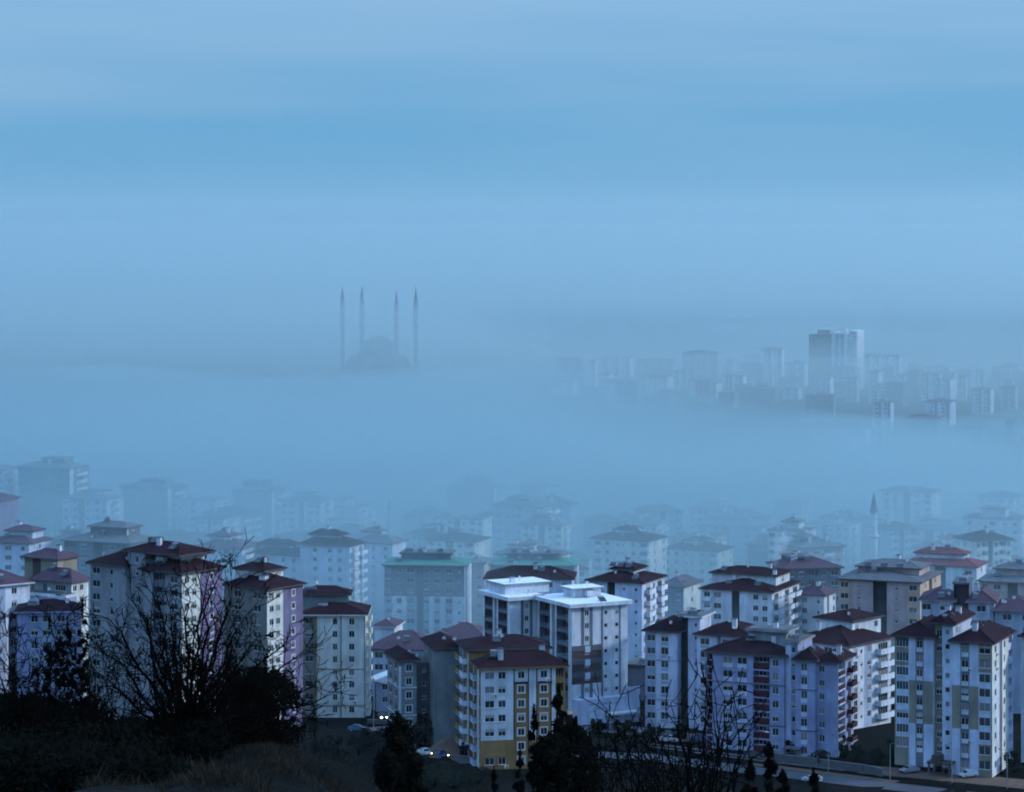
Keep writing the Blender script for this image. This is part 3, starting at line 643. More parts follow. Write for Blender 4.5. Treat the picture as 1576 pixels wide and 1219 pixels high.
# --- low long school-like building in the middle
def low_school():
    b = Building('school_building', 'long low building with a violet-red roof behind the grey-green block', 569, 1000, 700, -10, cat='school', seed=15, mat='bluewall')
    W = b.u(664)
    b.block(0, W, 0, 14, front=[('p', 1)] + [('W', 3, dict(m='cool')) for _ in range(5)] + [('p', 1)], right='wWw', roof=('hip', 3.6, 0.7, 'roofviolet', 'fascia', 0))
    b.block(b.u(576, 16), b.u(607, 16), 16, 26, top=3.2, front='p', right='p', mat='white', roof=ROOFH(1.4, 0.6, 'roofviolet', 'white', 0))
    b.block(b.u(662, 10), b.u(744, 10), 14.5, 28, top=0.8, front='WWWW', mat='cool', roof=('hip', 3.2, 0.6, 'roofviolet', 'fascia', 0))
    g = MB(); x0, x1 = b.u(664, 9), b.u(700, 9); z = b.H + 0.9
    g.v = [(x0, 9, z), (x1, 9, z), (x0 + 1.5, 9, z + 2.4), (x0, 14.4, z), (x1, 14.4, z), (x0 + 1.5, 14.4, z + 2.4)]
    g.f = [(0, 1, 2), (3, 5, 4), (0, 2, 5, 3), (1, 4, 5, 2), (0, 3, 4, 1)]; g.m = [g.mi('white'), 0, g.mi('roofviolet'), 1, 0]; g.build('gable', b.root)
    b = Building('garden_shed', 'small white canopy roof beside the grey-green block', 579, 1049, 668, 8, cat='shed', seed=16, mat='bluewall')
    W = b.u(600); b.block(0, W, 0, 6, front=[('p', 1), ('w', 2)], mat='bluewall')
    g = MB(); g.v = [(-.3, -.6, b.H + .02), (W, -.6, b.H - .9), (W, 6, b.H - .9), (-.3, 6, b.H + .02), (-.3, -.6, b.H + .3), (W, -.6, b.H + 1.7), (W, 6, b.H + 1.7), (-.3, 6, b.H + .3)]
    g.f = [(0,1,5,4),(1,2,6,5),(2,3,7,6),(3,0,4,7),(4,5,6,7),(3,2,1,0)]; g.m = [g.mi('snow')]*6; g.build('roof', b.root)
low_school()

# --- second row
def green_roof(label, px, pl, ey, D, seed, rz=-6):
    b = Building('apartment_block', label, px, ey, D, rz, seed=seed, mat='bluewall')
    x0 = b.u(pl); d = 17; dk = (0, 2, 'slate'); w = -x0
    sl = dict(m='white', r=(dk,)); bl = dict(m='bluewall', r=(dk,))
    fr = [('w', 3, bl), ('p', 1.6, sl), ('w', 2.6, sl), ('p', 1.6, sl), ('W', 3.4, bl), ('p', 1, bl), ('g', 2.6, dict(m='slate', gm='slate', d=1.0)), ('w', 2.4, bl), ('p', 1.8, sl), ('w', 2.6, bl), ('p', 2, sl), ('W', 3, bl), ('p', 1.6, sl), ('s', 2, sl), ('p', 1.2, sl)]
    b.block(x0, 0, 0, d, front=fr, right=[('p', 1), ('g', 2, dict(d=1, gm='slate')), ('w', 3), ('p', 2, dict(m='white'))], roof=('hip', 1.5, 0.9, 'roofgreen', 'slate', 0))
    b.block(x0 + w*.18, x0 + w*.80, 5, 13, top=2.8, bottom=0.4, front='p', mat='slate', roof=('canopy', 0.4, 0.6, 'roofgrey', 'slate', 1))
    for k in (0.25, 0.42, 0.66): b.tank(x0 + w*k, 7, b.H + 3.2)
    return b
green_roof('blue-grey block with a green roof and dark upper floors in the middle', 715, 592, 872, 815, 20)
green_roof('hazy block with a green roof behind the modern white pair', 884, 756, 872, 850, 21)

def plain(label, px, ey, D, rz, pl, pr, seed, mat='white', roofm='roofred', front='A', right='bwb', core=True, rh=2.4, side=None, recess=None, depth=None, top2=3.2, name='apartment_block', group=None, rmat=None):
    b = Building(name, label, px, ey, D, rz, seed=seed, mat=mat, group=group)
    x0 = b.u(pl); d = depth or max(9.0, min(24.0, b.v(pr)))
    if isinstance(front, tuple): front = list(front)
    b.block(x0, 0, 0, d, front=front, right=right, roof=ROOFH(rh, 0.8, roofm, 'fascia', 1))
    if core:
        w = -x0; a, c = core if isinstance(core, tuple) else (0.22, 0.72)
        b.block(x0 + w*a, x0 + w*c, d*0.35, d*0.85, top=top2, bottom=0.4, right=[('p', 1), ('w', 2), ('p', 1)], roof=ROOFH(1.4, 0.8, roofm, 'fascia', 1))
    return b
B_ = dict(pm='white', d=1.4, ph=1.1)
b = plain('white block with bright stepped side balconies right of the centre', 1188, 913, 758, -24, 1080, 1243, 30, 'white',
      front=[('b', 3, dict(pm='white', d=0.8)), ('W', 3, dict(m='white')), ('p', 2.6), ('g', 2.2, dict(m='cool', gm='glassdark', d=0.5)), ('p', 3.6), ('w', 2), ('p', 0.6), ('w', 2), ('p', 1)],
      right=[('p', 0.5), ('b', 4.2, B_), ('p', 2.0), ('b', 4.2, B_), ('p', 0.6), ('b', 4.2, B_), ('p', 0.5)], core=(0.0, 0.92), top2=3.4)
SMOKE_AT = b.root.matrix_basis @ Vector((b.u(1178), 8, b.H + 5.6))
b.chimney(b.root, b.u(1178), 8, b.H + 3.6, 0.5, 0.5, 1.2)
b = plain('white block with a lit balcony side just behind the modern white pair', 988, 899, 738, -24, 905, 1023, 31, 'cool',
      front=[('p', 2), ('W', 3), ('p', 1.5), ('g', 2.6, dict(m='slate', gm='deepgrey')), ('p', 2), ('s', 2), ('p', 2), ('s', 2), ('p', 1)],
      right=[('p', 1.4), ('b', 3.6, B_), ('w', 2.4), ('b', 3.6, B_), ('p', 0.8)], core=(0.3, 0.7), top2=2.6)
for k in (0.3, 0.45, 0.6): b.tank(b.u(905)*(1 - k), 7, b.H + 3.4)
b.antenna(b.u(905)*0.5, 8, b.H + 3.5)
plain('pale hazy cream block with raised roof above the modern white pair', 999, 834, 965, -26, 912, 1016, 32, 'cream', front=[('b', 3), ('w', 2.6), ('p', .8), ('s', 1.6), ('s', 1.6), ('p', .8), ('w', 2.6), ('b', 3.2)], right=[('p', 1), ('w', 2), ('p', 1), ('w', 2)], core=(0.28, 0.60), top2=2.8, depth=16)
plain('pale hazy cream block slightly lower to the right of its twin', 1105, 850, 1000, -26, 1020, 1119, 33, 'cream', front=[('w', 2.6), ('w', 2.6), ('p', .8), ('s', 1.6), ('s', 1.6), ('p', .8), ('w', 2.6), ('b', 3.2)], right=[('p', 1), ('w', 2), ('p', 1), ('w', 2)], core=(0.30, 0.62), top2=2.8, depth=15)
plain('small white block with violet roof right of the stepped balcony block', 1268, 918, 775, -26, 1226, 1286, 34, 'white', 'roofviolet', front='ws', right=[('p', 2), ('g', 1, dict(d=.5)), ('p', 2), ('w', 2)], core=False)
b = plain('pinkish grey-roofed block with a dark stair strip right of the centre', 1416, 898, 741, -22, 1291, 1452, 35, 'pink', 'roofgrey',
      front=[('W', 9, dict(m='peach', sp='peach')), ('p', 4), ('s', 6), ('p', 8), ('g', 11, dict(m='slate', gm='deepgrey')), ('p', 5), ('s', 5), ('p', 6), ('W', 9, dict(m='peach', sp='peach')), ('p', 1)],
      right=[('p', 1, dict(m='peach')), ('w', 3, dict(m='peach')), ('p', 1.4, dict(m='brown')), ('w', 3, dict(m='peach')), ('p', 1, dict(m='peach'))], core=(0.14, 0.90), top2=2.6, rh=1.8)
for k in (.3, .5, .7): b.tank(b.u(1291)*k, 6, b.H + 3.2)
plain('white block with the brightest red roof in the right distance', 1503, 874, 835, -22, 1391, 1518, 36, 'white', 'roofbright', front=[('p', 3), ('W', 3), ('p', 5), ('g', 4, dict(m='slate', gm='slate')), ('p', 6), ('W', 4), ('p', 1)], right=[('p', 1), ('w', 2), ('p', 1)], core=(0.12, 0.78), top2=3.0, rh=2.0)
def right_brown():
    b = Building('apartment_block', 'blue-grey block with brown roofs and dark stair tower behind the tan-striped block', 1418, 925, 672, -14, seed=37, mat='bluewall')
    xa, xb, xc = b.u(1467), b.u(1491), b.u(1600)
    b.block(0, xa, 0, 13, front=[('W', 3), ('p', 2), ('W', 3, dict(m='cool')), ('p', 1)], roof=ROOFH(2.2, 0.8, 'roofviolet', 'greygreen', 0))
    b.block(xa + .003, xb, 1, 11, top=4.2, front=[('g', 1, dict(m='slate', gm='deepgrey'))], mat='slate', roof=('canopy', 0.4, 0.3, 'roofgrey', 'slate', 1))
    b.block(xb + .003, b.u(1530), -.6, 13, front=[('p', 2), ('W', 3), ('p', 2)], roof=ROOFH(2.4, 0.8, 'roofviolet', 'greygreen', 1))
    b.block(b.u(1532), xc, -2, 13, top=-1.6, front=[('p', 1), ('W', 3), ('p', 1), ('W', 3), ('p', 1)], roof=ROOFH(2.4, 0.8, 'roofviolet', 'greygreen', 1))
    pl = MB(); x = b.u(1521, -3); pl.tube((x, -3, 0), (x, -3, b.H), 0.12, 0.09, 'white', 6); pl.build('drain_pipe', b.root)
right_brown()
plain('grey block with stacked grey roofs at the right edge of the picture', 1610, 900, 800, -20, 1507, 1640, 38, 'pink', 'roofgrey', front='wWpgpWw', core=(0.2, 0.8), depth=15, rh=1.8)
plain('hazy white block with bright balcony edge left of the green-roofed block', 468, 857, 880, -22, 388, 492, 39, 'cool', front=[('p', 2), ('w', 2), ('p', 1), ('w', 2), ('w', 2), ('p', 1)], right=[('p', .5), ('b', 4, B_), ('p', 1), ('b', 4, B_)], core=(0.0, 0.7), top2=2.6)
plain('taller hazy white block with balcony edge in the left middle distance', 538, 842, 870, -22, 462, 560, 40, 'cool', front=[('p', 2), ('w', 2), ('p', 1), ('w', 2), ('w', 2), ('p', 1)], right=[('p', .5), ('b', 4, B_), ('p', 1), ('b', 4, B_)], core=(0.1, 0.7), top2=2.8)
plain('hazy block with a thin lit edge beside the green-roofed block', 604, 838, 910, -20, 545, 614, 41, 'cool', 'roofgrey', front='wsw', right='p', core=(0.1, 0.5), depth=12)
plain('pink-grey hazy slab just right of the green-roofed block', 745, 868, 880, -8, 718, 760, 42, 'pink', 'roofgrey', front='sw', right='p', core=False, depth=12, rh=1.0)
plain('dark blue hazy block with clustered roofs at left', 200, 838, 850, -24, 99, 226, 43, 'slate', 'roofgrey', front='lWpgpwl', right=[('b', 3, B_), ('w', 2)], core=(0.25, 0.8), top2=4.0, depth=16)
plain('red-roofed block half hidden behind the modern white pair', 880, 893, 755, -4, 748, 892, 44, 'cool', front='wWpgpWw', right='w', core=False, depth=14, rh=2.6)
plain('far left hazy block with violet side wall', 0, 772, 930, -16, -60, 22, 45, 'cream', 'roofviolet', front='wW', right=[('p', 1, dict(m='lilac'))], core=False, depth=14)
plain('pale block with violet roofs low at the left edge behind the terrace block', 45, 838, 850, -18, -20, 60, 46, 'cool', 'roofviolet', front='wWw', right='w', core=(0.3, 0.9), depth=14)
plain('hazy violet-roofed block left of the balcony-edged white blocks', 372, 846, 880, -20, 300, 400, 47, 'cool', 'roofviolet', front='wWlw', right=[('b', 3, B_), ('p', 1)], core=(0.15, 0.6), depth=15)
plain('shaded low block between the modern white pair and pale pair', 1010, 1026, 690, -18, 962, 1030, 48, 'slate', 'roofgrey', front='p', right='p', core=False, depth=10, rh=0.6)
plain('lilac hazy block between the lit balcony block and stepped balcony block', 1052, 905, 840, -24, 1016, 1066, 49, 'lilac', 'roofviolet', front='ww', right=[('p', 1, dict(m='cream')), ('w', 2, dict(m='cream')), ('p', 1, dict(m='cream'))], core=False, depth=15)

# --- blocks almost lost in the fog, dozens of metres behind the second row
FOG = [  # px left, px right, eave y, distance, wall, roof, label
 (28, 120, 722, 1040, 'slate', 'roofgrey', 'broad bluish tower fading into fog at upper left'),
 (96, 176, 770, 1010, 'cool', 'roofgrey', 'pale stepped block in fog in front of the broad left tower'),
 (186, 270, 752, 1060, 'slate', 'roofgrey', 'flat-topped bluish block in fog right of the broad left tower'),
 (-40, 10, 725, 1050, 'cool', 'roofgrey', 'faint block in fog cut by the left edge'),
 (358, 428, 757, 1090, 'slate', 'roofgrey', 'faint domed-roof block in fog left of centre'),
 (432, 504, 774, 1060, 'white', 'roofgrey', 'faint pale block with lit right edge in fog left of centre'),
 (300, 350, 800, 1000, 'cool', 'roofviolet', 'low faint block in fog above the bare shrub'),
 (688, 772, 752, 1190, 'slate', 'roofgrey', 'barely visible block in fog above the green roofs'),
 (800, 848, 748, 1210, 'slate', 'roofgrey', 'narrow barely visible block in fog above the second green roof'),
 (620, 680, 842, 1000, 'pink', 'roofgrey', 'faint rooftop row peeping over the green-roofed block'),
 (915, 1032, 808, 1090, 'slate', 'roofgrey', 'bluish block in fog behind the cream twins'),
 (1062, 1130, 786, 1120, 'white', 'roofgrey', 'pale tower-topped block in fog right of the cream twins'),
 (1076, 1188, 812, 1060, 'bluewall', 'roofgrey', 'wide low block with dark roof in fog right of the cream twins'),
 (1192, 1240, 772, 1180, 'slate', 'roofgrey', 'faint blue block in fog left of the slim minaret'),
 (1150, 1230, 842, 960, 'slate', 'roofgrey', 'bluish block with flat roofs behind the stepped balcony block'),
 (1230, 1272, 850, 980, 'slate', 'roofgrey', 'low dark hazy roof left of the slim minaret foot'),
 (1285, 1326, 806, 1100, 'slate', 'roofgrey', 'small faint block in fog just left of the slim minaret'),
 (1352, 1400, 790, 1180, 'slate', 'roofgrey', 'small faint block in fog just right of the slim minaret'),
 (1384, 1490, 818, 1030, 'white', 'roofgrey', 'pale hazy block with dark rooftop clutter above the bright red roof'),
 (1506, 1590, 810, 1060, 'cool', 'roofgrey', 'pale hazy block with a flat roof at the right edge'),
 (1478, 1530, 790, 1200, 'slate', 'roofgrey', 'faint block in fog near the right edge'),
 (870, 912, 862, 960, 'slate', 'roofgrey', 'dark hazy block between second green roof and cream twins'),
 (1240, 1300, 735, 1420, 'slate', 'roofgrey', 'ghostly block in fog between the far towers and the slim minaret'),
 (1400, 1470, 742, 1380, 'slate', 'roofgrey', 'ghostly block in fog right of and above the slim minaret'),
]
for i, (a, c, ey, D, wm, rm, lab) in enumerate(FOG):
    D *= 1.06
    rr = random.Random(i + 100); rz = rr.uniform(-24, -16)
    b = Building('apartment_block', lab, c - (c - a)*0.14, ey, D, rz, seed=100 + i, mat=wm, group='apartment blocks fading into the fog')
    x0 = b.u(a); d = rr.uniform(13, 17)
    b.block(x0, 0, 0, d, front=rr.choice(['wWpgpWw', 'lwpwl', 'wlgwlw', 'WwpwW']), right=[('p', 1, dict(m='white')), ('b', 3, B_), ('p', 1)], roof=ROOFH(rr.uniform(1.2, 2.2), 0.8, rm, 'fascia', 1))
    if c - a > 60:
        k = rr.uniform(0.15, 0.4); b.block(x0*(1-k), x0*(1-k)*rr.uniform(.25, .5), 5, 12, top=rr.uniform(2.2, 3.6), bottom=0.4, roof=('canopy', 0.4, 0.6, rm, 'grey', 1))
    if 'clutter' in lab:
        for q in range(9): b.tank(x0*0.2 + x0*0.055*q, rr.uniform(3, 8), b.H + rr.uniform(1.8, 3.2))

# --- the packed rows between: smaller blocks wherever the valley floor is still free
def infill():
    rn = random.Random(64); free = []; tries = 0
    while len(free) < 62 and tries < 6000:
        tries += 1
        D = rn.uniform(720, 1180); px = rn.uniform(-10, 1590); X = (px - CX) / F * D
        if any(abs(X - (p - CX) / F * d + (9 if d < 1200 else 0)) < 24 and abs(D - d) < 26 for p, d, _ in PLACED): continue
        if D < 800 and 470 < px < 780: continue
        if D < 1010 and 1300 < px < 1430: continue
        if any(abs(px - 35 - p) < 95 and D < d + 12 and d < 1012 for p, d, l in PLACED if l): continue
        fl = rn.choice((4, 5, 5, 6, 6, 7, 7, 8)); w = rn.uniform(13, 24); PLACED.append((px, D, None)); free.append((px, D, fl, w))
    seen = {}; free.sort()
    for px, D, fl, w in free:
        X = (px - CX) / F * D; gz = hz(X, D); ey = HY - F * (gz + fl * FH + .6) / D
        wm, wn_ = rn.choice((('cool', 'pale'), ('white', 'white'), ('grey', 'grey'), ('pink', 'pinkish'), ('cream', 'cream'), ('bluewall', 'blue-grey'), ('slate', 'dark')))
        rm, rn_ = rn.choice((('roofred', 'maroon'), ('roofred', 'maroon'), ('roofviolet', 'violet'), ('roofgrey', 'grey')))
        left = sum(1 for f in free if f[0] < px); third = ['far left', 'left', 'centre left', 'centre', 'centre right', 'right', 'far right'][min(6, int(max(0, px) / 226))]
        depth = 'nearer' if D < 860 else 'middle' if D < 1000 else 'farther'
        lab = '%s %d-storey block with %s roof, %s row, %s' % (wn_, fl, rn_, depth, third)
        n = seen.get(lab, 0); seen[lab] = n + 1
        if n: lab += ', %s such from left' % ('second', 'third', 'fourth', 'fifth')[n - 1]
        b = Building('apartment_block', lab, px, ey, D, rn.choice((rn.uniform(-28, -16), rn.uniform(-28, -16), rn.uniform(8, 24))), seed=int(px), mat=wm, group='infill blocks in the valley')
        x0 = -w; d = rn.uniform(11, 16)
        b.block(x0, 0, 0, d, front=rn.choice(['wWbw', 'bwpgpwb', 'lwpgpwl', 'WwlwW', 'wlgwlw', 'wsWsw']), right=rn.choice([[('p', 1), ('b', 3, B_), ('w', 2)], [('w', 2), ('p', 1), ('w', 2)], [('p', .5), ('b', 4, B_), ('p', .5), ('b', 4, B_)]]), left=[('p', 1), ('w', 2), ('p', 1)],
                roof=rn.choice((ROOFH(rn.uniform(1.6, 2.8), .8, rm, 'fascia', 2), ROOFH(rn.uniform(1.6, 2.8), .8, rm, 'fascia', 1), ('flat', .7, .25, 'tar', 'grey', 3))))
        if rn.random() < .6:
            a = rn.uniform(.1, .45); c = a + rn.uniform(.25, .45); b.block(x0*(1-a), x0*(1-c), d*.35, d*.85, top=rn.uniform(2.2, 3.6), bottom=.3, right='w', roof=ROOFH(1.3, .7, rm, 'fascia', 1) if rn.random() < .6 else ('canopy', .4, .5, 'roofgrey', 'grey', 1))
infill()

# ---------------------------------------------------------------- the far city on the plain
FAR = [(856, 902, 552, 2450), (905, 918, 556, 2450), (920, 978, 551, 2480), (980, 1046, 555, 2460), (1050, 1114, 545, 2400), (1116, 1130, 556, 2450), (1132, 1168, 559, 2440),
       (1171, 1209, 538, 2480), (1211, 1243, 560, 2450), (1322, 1396, 549, 2480), (1398, 1416, 560, 2500), (1418, 1470, 567, 2450), (1472, 1524, 571, 2430), (1526, 1560, 566, 2420), (1562, 1600, 574, 2400),
       (1336, 1354, 573, 2250), (1362, 1394, 590, 2180), (1396, 1416, 571, 2250), (1433, 1468, 584, 2200), (1473, 1489, 580, 2250), (1496, 1530, 600, 2100), (1540, 1566, 596, 2150),
       (1342, 1376, 620, 1950), (1424, 1470, 619, 1980), (1392, 1450, 645, 1820), (1548, 1564, 648, 1800), (1470, 1520, 660, 1780), (1240, 1290, 610, 2050), (1150, 1200, 598, 2200), (1290, 1340, 660, 1750), (1060, 1110, 590, 2280), (940, 990, 585, 2300), (1330, 1390, 690, 1620), (1500, 1560, 700, 1600)]
fq = random.Random(31)
for _ in range(46):
    px = fq.uniform(850, 1585); D = fq.uniform(2150, 2560); w = fq.uniform(14, 44); h = fq.uniform(9, 22)
    if px < 1000 and fq.random() < .5: continue
    FAR.append((round(px), round(px + w), round(HY + F * (147 - h) / D, 1), round(D)))
fr_ = random.Random(77)
for i, (a, c, ey, D) in enumerate(FAR):
    pos = 'at the foggy foot of the far city' if ey > 575 else 'on the far city skyline'
    ordw = ['leftmost', 'second', 'third', 'fourth', 'fifth', 'sixth', 'seventh', 'eighth', 'ninth', 'tenth', 'eleventh', 'twelfth', 'thirteenth', 'fourteenth', 'fifteenth', 'sixteenth', 'seventeenth', 'eighteenth', 'nineteenth', 'twentieth'] + ['twenty-' + q for q in ('first', 'second', 'third', 'fourth', 'fifth', 'sixth', 'seventh', 'eighth', 'ninth')] + ['thirtieth'] + ['thirty-' + q for q in ('first', 'second', 'third', 'fourth', 'fifth', 'sixth', 'seventh', 'eighth', 'ninth')] + ['fortieth'] + ['forty-' + q for q in ('first', 'second', 'third', 'fourth', 'fifth', 'sixth', 'seventh', 'eighth', 'ninth')] + ['fiftieth'] + ['fifty-' + q for q in ('first', 'second', 'third', 'fourth', 'fifth', 'sixth', 'seventh', 'eighth', 'ninth')] + ['sixtieth'] * 20
    row = sorted(f for f in FAR if (f[2] > 575) == (ey > 575)); kk = row.index((a, c, ey, D))
    b = Building('city_block', '%s faint blue block %s%s' % (ordw[kk], 'counted from the left ' if kk else '', pos), c - (c-a)*0.15, ey, D, fr_.uniform(-24, -12), seed=300 + i, mat=fr_.choice(['cool', 'grey', 'bluewall', 'slate', 'white']), group='far city blocks ' + pos)
    x0 = b.u(a); d = fr_.uniform(13, 18); n = max(2, int(-x0 / 9))
    b.block(x0, 0, 0, d, front=[q for _ in range(n) for q in (('p', 2), ('W', 3.2, dict(gl='glassdark', w=2.4)), ('g', 1.6, dict(m='slate', gm='slate', d=0.8)))] + [('p', 1)], right='p', roof=('hip', fr_.uniform(1, 2.2), 0.8, fr_.choice(['roofgrey', 'roofviolet']), 'fascia', 1))
    if -x0 > 22: b.block(x0*.7, x0*.35, 4, 11, top=fr_.uniform(2, 3.4), bottom=.3)
def far_towers():
    b = Building('high_rise_tower', 'tallest far high-rise, dark left slab and pale right wing on the skyline', 1279, 517, 2400, -30, cat='tower', seed=500, mat='slate')
    d = 16
    b.block(b.u(1245), 0, 0, d, front=[('p', 1)] + [('w', 2, dict(gl='glassdark')) for _ in range(6)] + [('p', 1)], right='p', mat='deepgrey', roof=('flat', 1.0, 0.1, 'tar', 'deepgrey', 0))
    b.block(b.u(1255), -3, 4, 12, top=4.5, bottom=1.01, mat='grey')
    rt = [('p', 2.5), ('l', 3.4, dict(m='bluewall', bk='slate')), ('p', 1), ('l', 3.4, dict(m='bluewall', bk='slate')), ('p', 2.5)]
    b.block(0.01, b.u(1303), 1, d, top=1.4, front=rt, right=rt, mat='white', roof=('flat', 1.6, 0.3, 'snow', 'white', 0))
    b.block(b.u(1303) + .02, b.u(1319, 6), 6, d + 6, top=4.0, front=[('p', 1), ('w', 2), ('w', 2), ('p', 1)], right='p', mat='white', roof=('flat', 0.8, 0.2, 'snow', 'white', 0))
    b.block(b.u(1292), b.u(1299), 5, 9, top=6.5, bottom=3.1, mat='white')
far_towers()
FARG = {}

# ---------------------------------------------------------------- the mosque and the slim minaret
def minaret(parent, x, y, z0, h, r, name='minaret', balconies=(0.62, 0.72), mat='slate', cap='deepgrey'):
    b = MB()
    b.box(x - r*1.5, x + r*1.5, y - r*1.5, y + r*1.5, z0, z0 + h*0.16, mat)
    prof = [(r*1.25, z0 + h*0.16), (r, z0 + h*0.19)]
    for q in balconies: prof += [(r*0.96, z0 + h*(q - .012)), (r*1.75, z0 + h*q), (r*1.75, z0 + h*(q + .013)), (r*0.9, z0 + h*(q + .0135))]
    prof += [(r*0.86, z0 + h*0.80)]
    b.lathe(prof, mat, 12, (x, y)); o = b.build(name, parent)
    c = MB(); c.lathe([(r*1.15, z0 + h*0.80), (r*1.08, z0 + h*0.82), (r*0.62, z0 + h*0.90), (r*0.10, z0 + h*0.985), (r*0.06, z0 + h)], cap, 12, (x, y)); c.build('spire', o)
    return o
def mosque():
    D = 2400; p = at(582, 600, D); gz = hz(p.x, p.y)
    root = tag(empty('mosque', (p.x, p.y, gz), math.radians(20)), 'large domed mosque with four slender minarets dissolving in the fog', 'mosque')
    s = 22
    def px_local(px, dy): return ((px - CX) / F * (D + dy) - p.x, dy)
    h = MB(); h.box(-s*1.5, s*1.5, -s*1.5, s*1.5, 0, 14, 'slate'); h.box(-s*1.1, s*1.1, -s*1.1, s*1.1, 14.004, 21, 'slate'); h.box(-s*.75, s*.75, -s*.75, s*.75, 21.004, 30, 'slate'); h.build('prayer_hall', root)
    def dome(name, x, y, z, r, hh):
        d_ = MB(); d_.smooth = True; d_.lathe([(r*1.04, z - 1.5), (r*1.04, z)] + [(r*math.cos(a*math.pi/20), z + hh*math.sin(a*math.pi/20)) for a in range(0, 10)] + [(0.25, z + hh), (0.2, z + hh + 3)], 'deepgrey', 24, (x, y)); d_.build(name, root)
    dome('dome', 0, 0, 31, 17, 16)
    for a in range(4):
        t = a*math.pi/2; dome('half_dome', 17*math.cos(t), 17*math.sin(t), 21.5, 12, 9.5); dome('small_dome', 27*math.cos(t + .785)*1.1, 27*math.sin(t + .785)*1.1, 15.5, 5.2, 5.2)
    c, n = math.cos(math.radians(20)), math.sin(math.radians(20))
    for px, dy, ty in ((527, -10, 441), (557, 26, 439), (610, -26, 446), (640, 10, 442)):
        X, Y = px_local(px, dy); z = at(px, ty, D + dy).z - gz
        minaret(root, c*X + n*Y, -n*X + c*Y, 0, z, 2.0)
mosque()
p = at(1345, 756, 985); gz = hz(p.x, p.y)
sm = tag(empty('mosque_minaret', (p.x, p.y, gz)), 'slim pale minaret rising alone among the hazy blocks at right', 'minaret')
minaret(sm, 0, 0, 0, p.z - gz, 1.25, 'shaft', (0.58,), 'white', 'slate')
p = at(599, 768, 1150); gz = hz(p.x, p.y)
mm = tag(empty('mosque_minaret', (p.x, p.y, gz)), 'thin ghostly minaret in fog left of the centre', 'minaret')
minaret(mm, 0, 0, 0, p.z - gz, 0.9, 'shaft', (0.6,), 'grey', 'slate')

# ---------------------------------------------------------------- streets, kerbs and walls at the foot of the hill
def ribbon(name, pts, width, mat, zo, kind='structure', thick=0.0):
    P = [ground_px(*p) for p in pts]; Q = []
    for a, c in zip(P, P[1:]):
        n = max(2, int((c - a).length / 3))
        for k in range(n): Q.append(a.lerp(c, k / n))
    Q.append(P[-1]); b = MB(); k = b.mi(mat); b.smooth = not thick
    for i, q in enumerate(Q):
        d = (Q[min(i+1, len(Q)-1)] - Q[max(i-1, 0)]); d.z = 0; d.normalize(); s = Vector((-d.y, d.x, 0))
        for w in (-width/2, width/2):
            e = q + s * w; b.v.append((e.x, e.y, hz(e.x, e.y) + zo))
        if thick:
            for w in (-width/2, width/2): e = q + s * w; b.v.append((e.x, e.y, hz(e.x, e.y) - 0.3))
    n = 4 if thick else 2
    for i in range(len(Q) - 1):
        a = i * n; b.f.append((a, a + n, a + n + 1, a + 1)); b.m.append(k)
        if thick:
            b.f.append((a, a + 2, a + n + 2, a + n)); b.m.append(k); b.f.append((a + 1, a + n + 1, a + n + 3, a + 3)); b.m.append(k)
    return tag(b.build(name), kind=kind), Q
road_pts = [(700, 1172), (860, 1160), (1000, 1166), (1130, 1183), (1300, 1203), (1450, 1220), (1640, 1242)]
ribbon('road', road_pts, 7.0, 'asphalt', 0.03)
ribbon('kerb', [(x, y - 16) for x, y in road_pts[2:5]], 0.35, 'kerbstone', 0.15, thick=0.15)
ribbon('pavement', [(x, y - 20) for x, y in road_pts[2:5]], 1.6, 'concrete', 0.12, thick=0.1)
ribbon('street', [(560, 1124), (640, 1118), (720, 1112)], 6.0, 'asphalt', 0.035)
ribbon('parking_yard', [(900, 1118), (1000, 1128), (1090, 1140)], 12.0, 'asphalt', 0.04)
ribbon('earth_bank', [(1330, 1185), (1430, 1194), (1620, 1212)], 9.0, 'earthbrown', 0.05)
ribbon('earth_verge', [(1150, 1176), (1260, 1190), (1380, 1205)], 3.0, 'earthbrown', 0.07)
def retaining_wall(pts, h, label, step=2.6):
    P = [ground_px(*p) for p in pts]; root = tag(empty('retaining_wall', P[0]), label, 'wall')
    pan = MB(); pan.box(0, step - 0.04, -0.15, 0.15, 0, h, 'concrete'); pm = pan.mesh('panel')
    cap = MB(); cap.box(-0.02, step - 0.02, -0.22, 0.22, 0, 0.12, 'kerbstone'); cm = cap.mesh('coping')
    for a, c in zip(P, P[1:]):
        L = (c - a).length; n = int(L / step); d = (c - a) / L; rz = math.atan2(d.y, d.x)
        for k in range(n):
            e = a + d * (k * step); zz = hz(e.x, e.y) - 0.5 - P[0].z
            put('panel', pm, root, (e.x - P[0].x, e.y - P[0].y, zz), rz); put('coping', cm, root, (e.x - P[0].x, e.y - P[0].y, zz + h + .003), rz)
retaining_wall([(1192, 1172), (1262, 1181), (1330, 1190), (1372, 1199)], 2.1, 'low concrete retaining wall between the right front blocks and the road')
retaining_wall([(690, 1167), (735, 1170), (800, 1172)], 1.1, 'low garden wall in front of the amber block')
retaining_wall([(566, 1114), (620, 1117)], 1.4, 'short grey wall below the street by the cream tower')

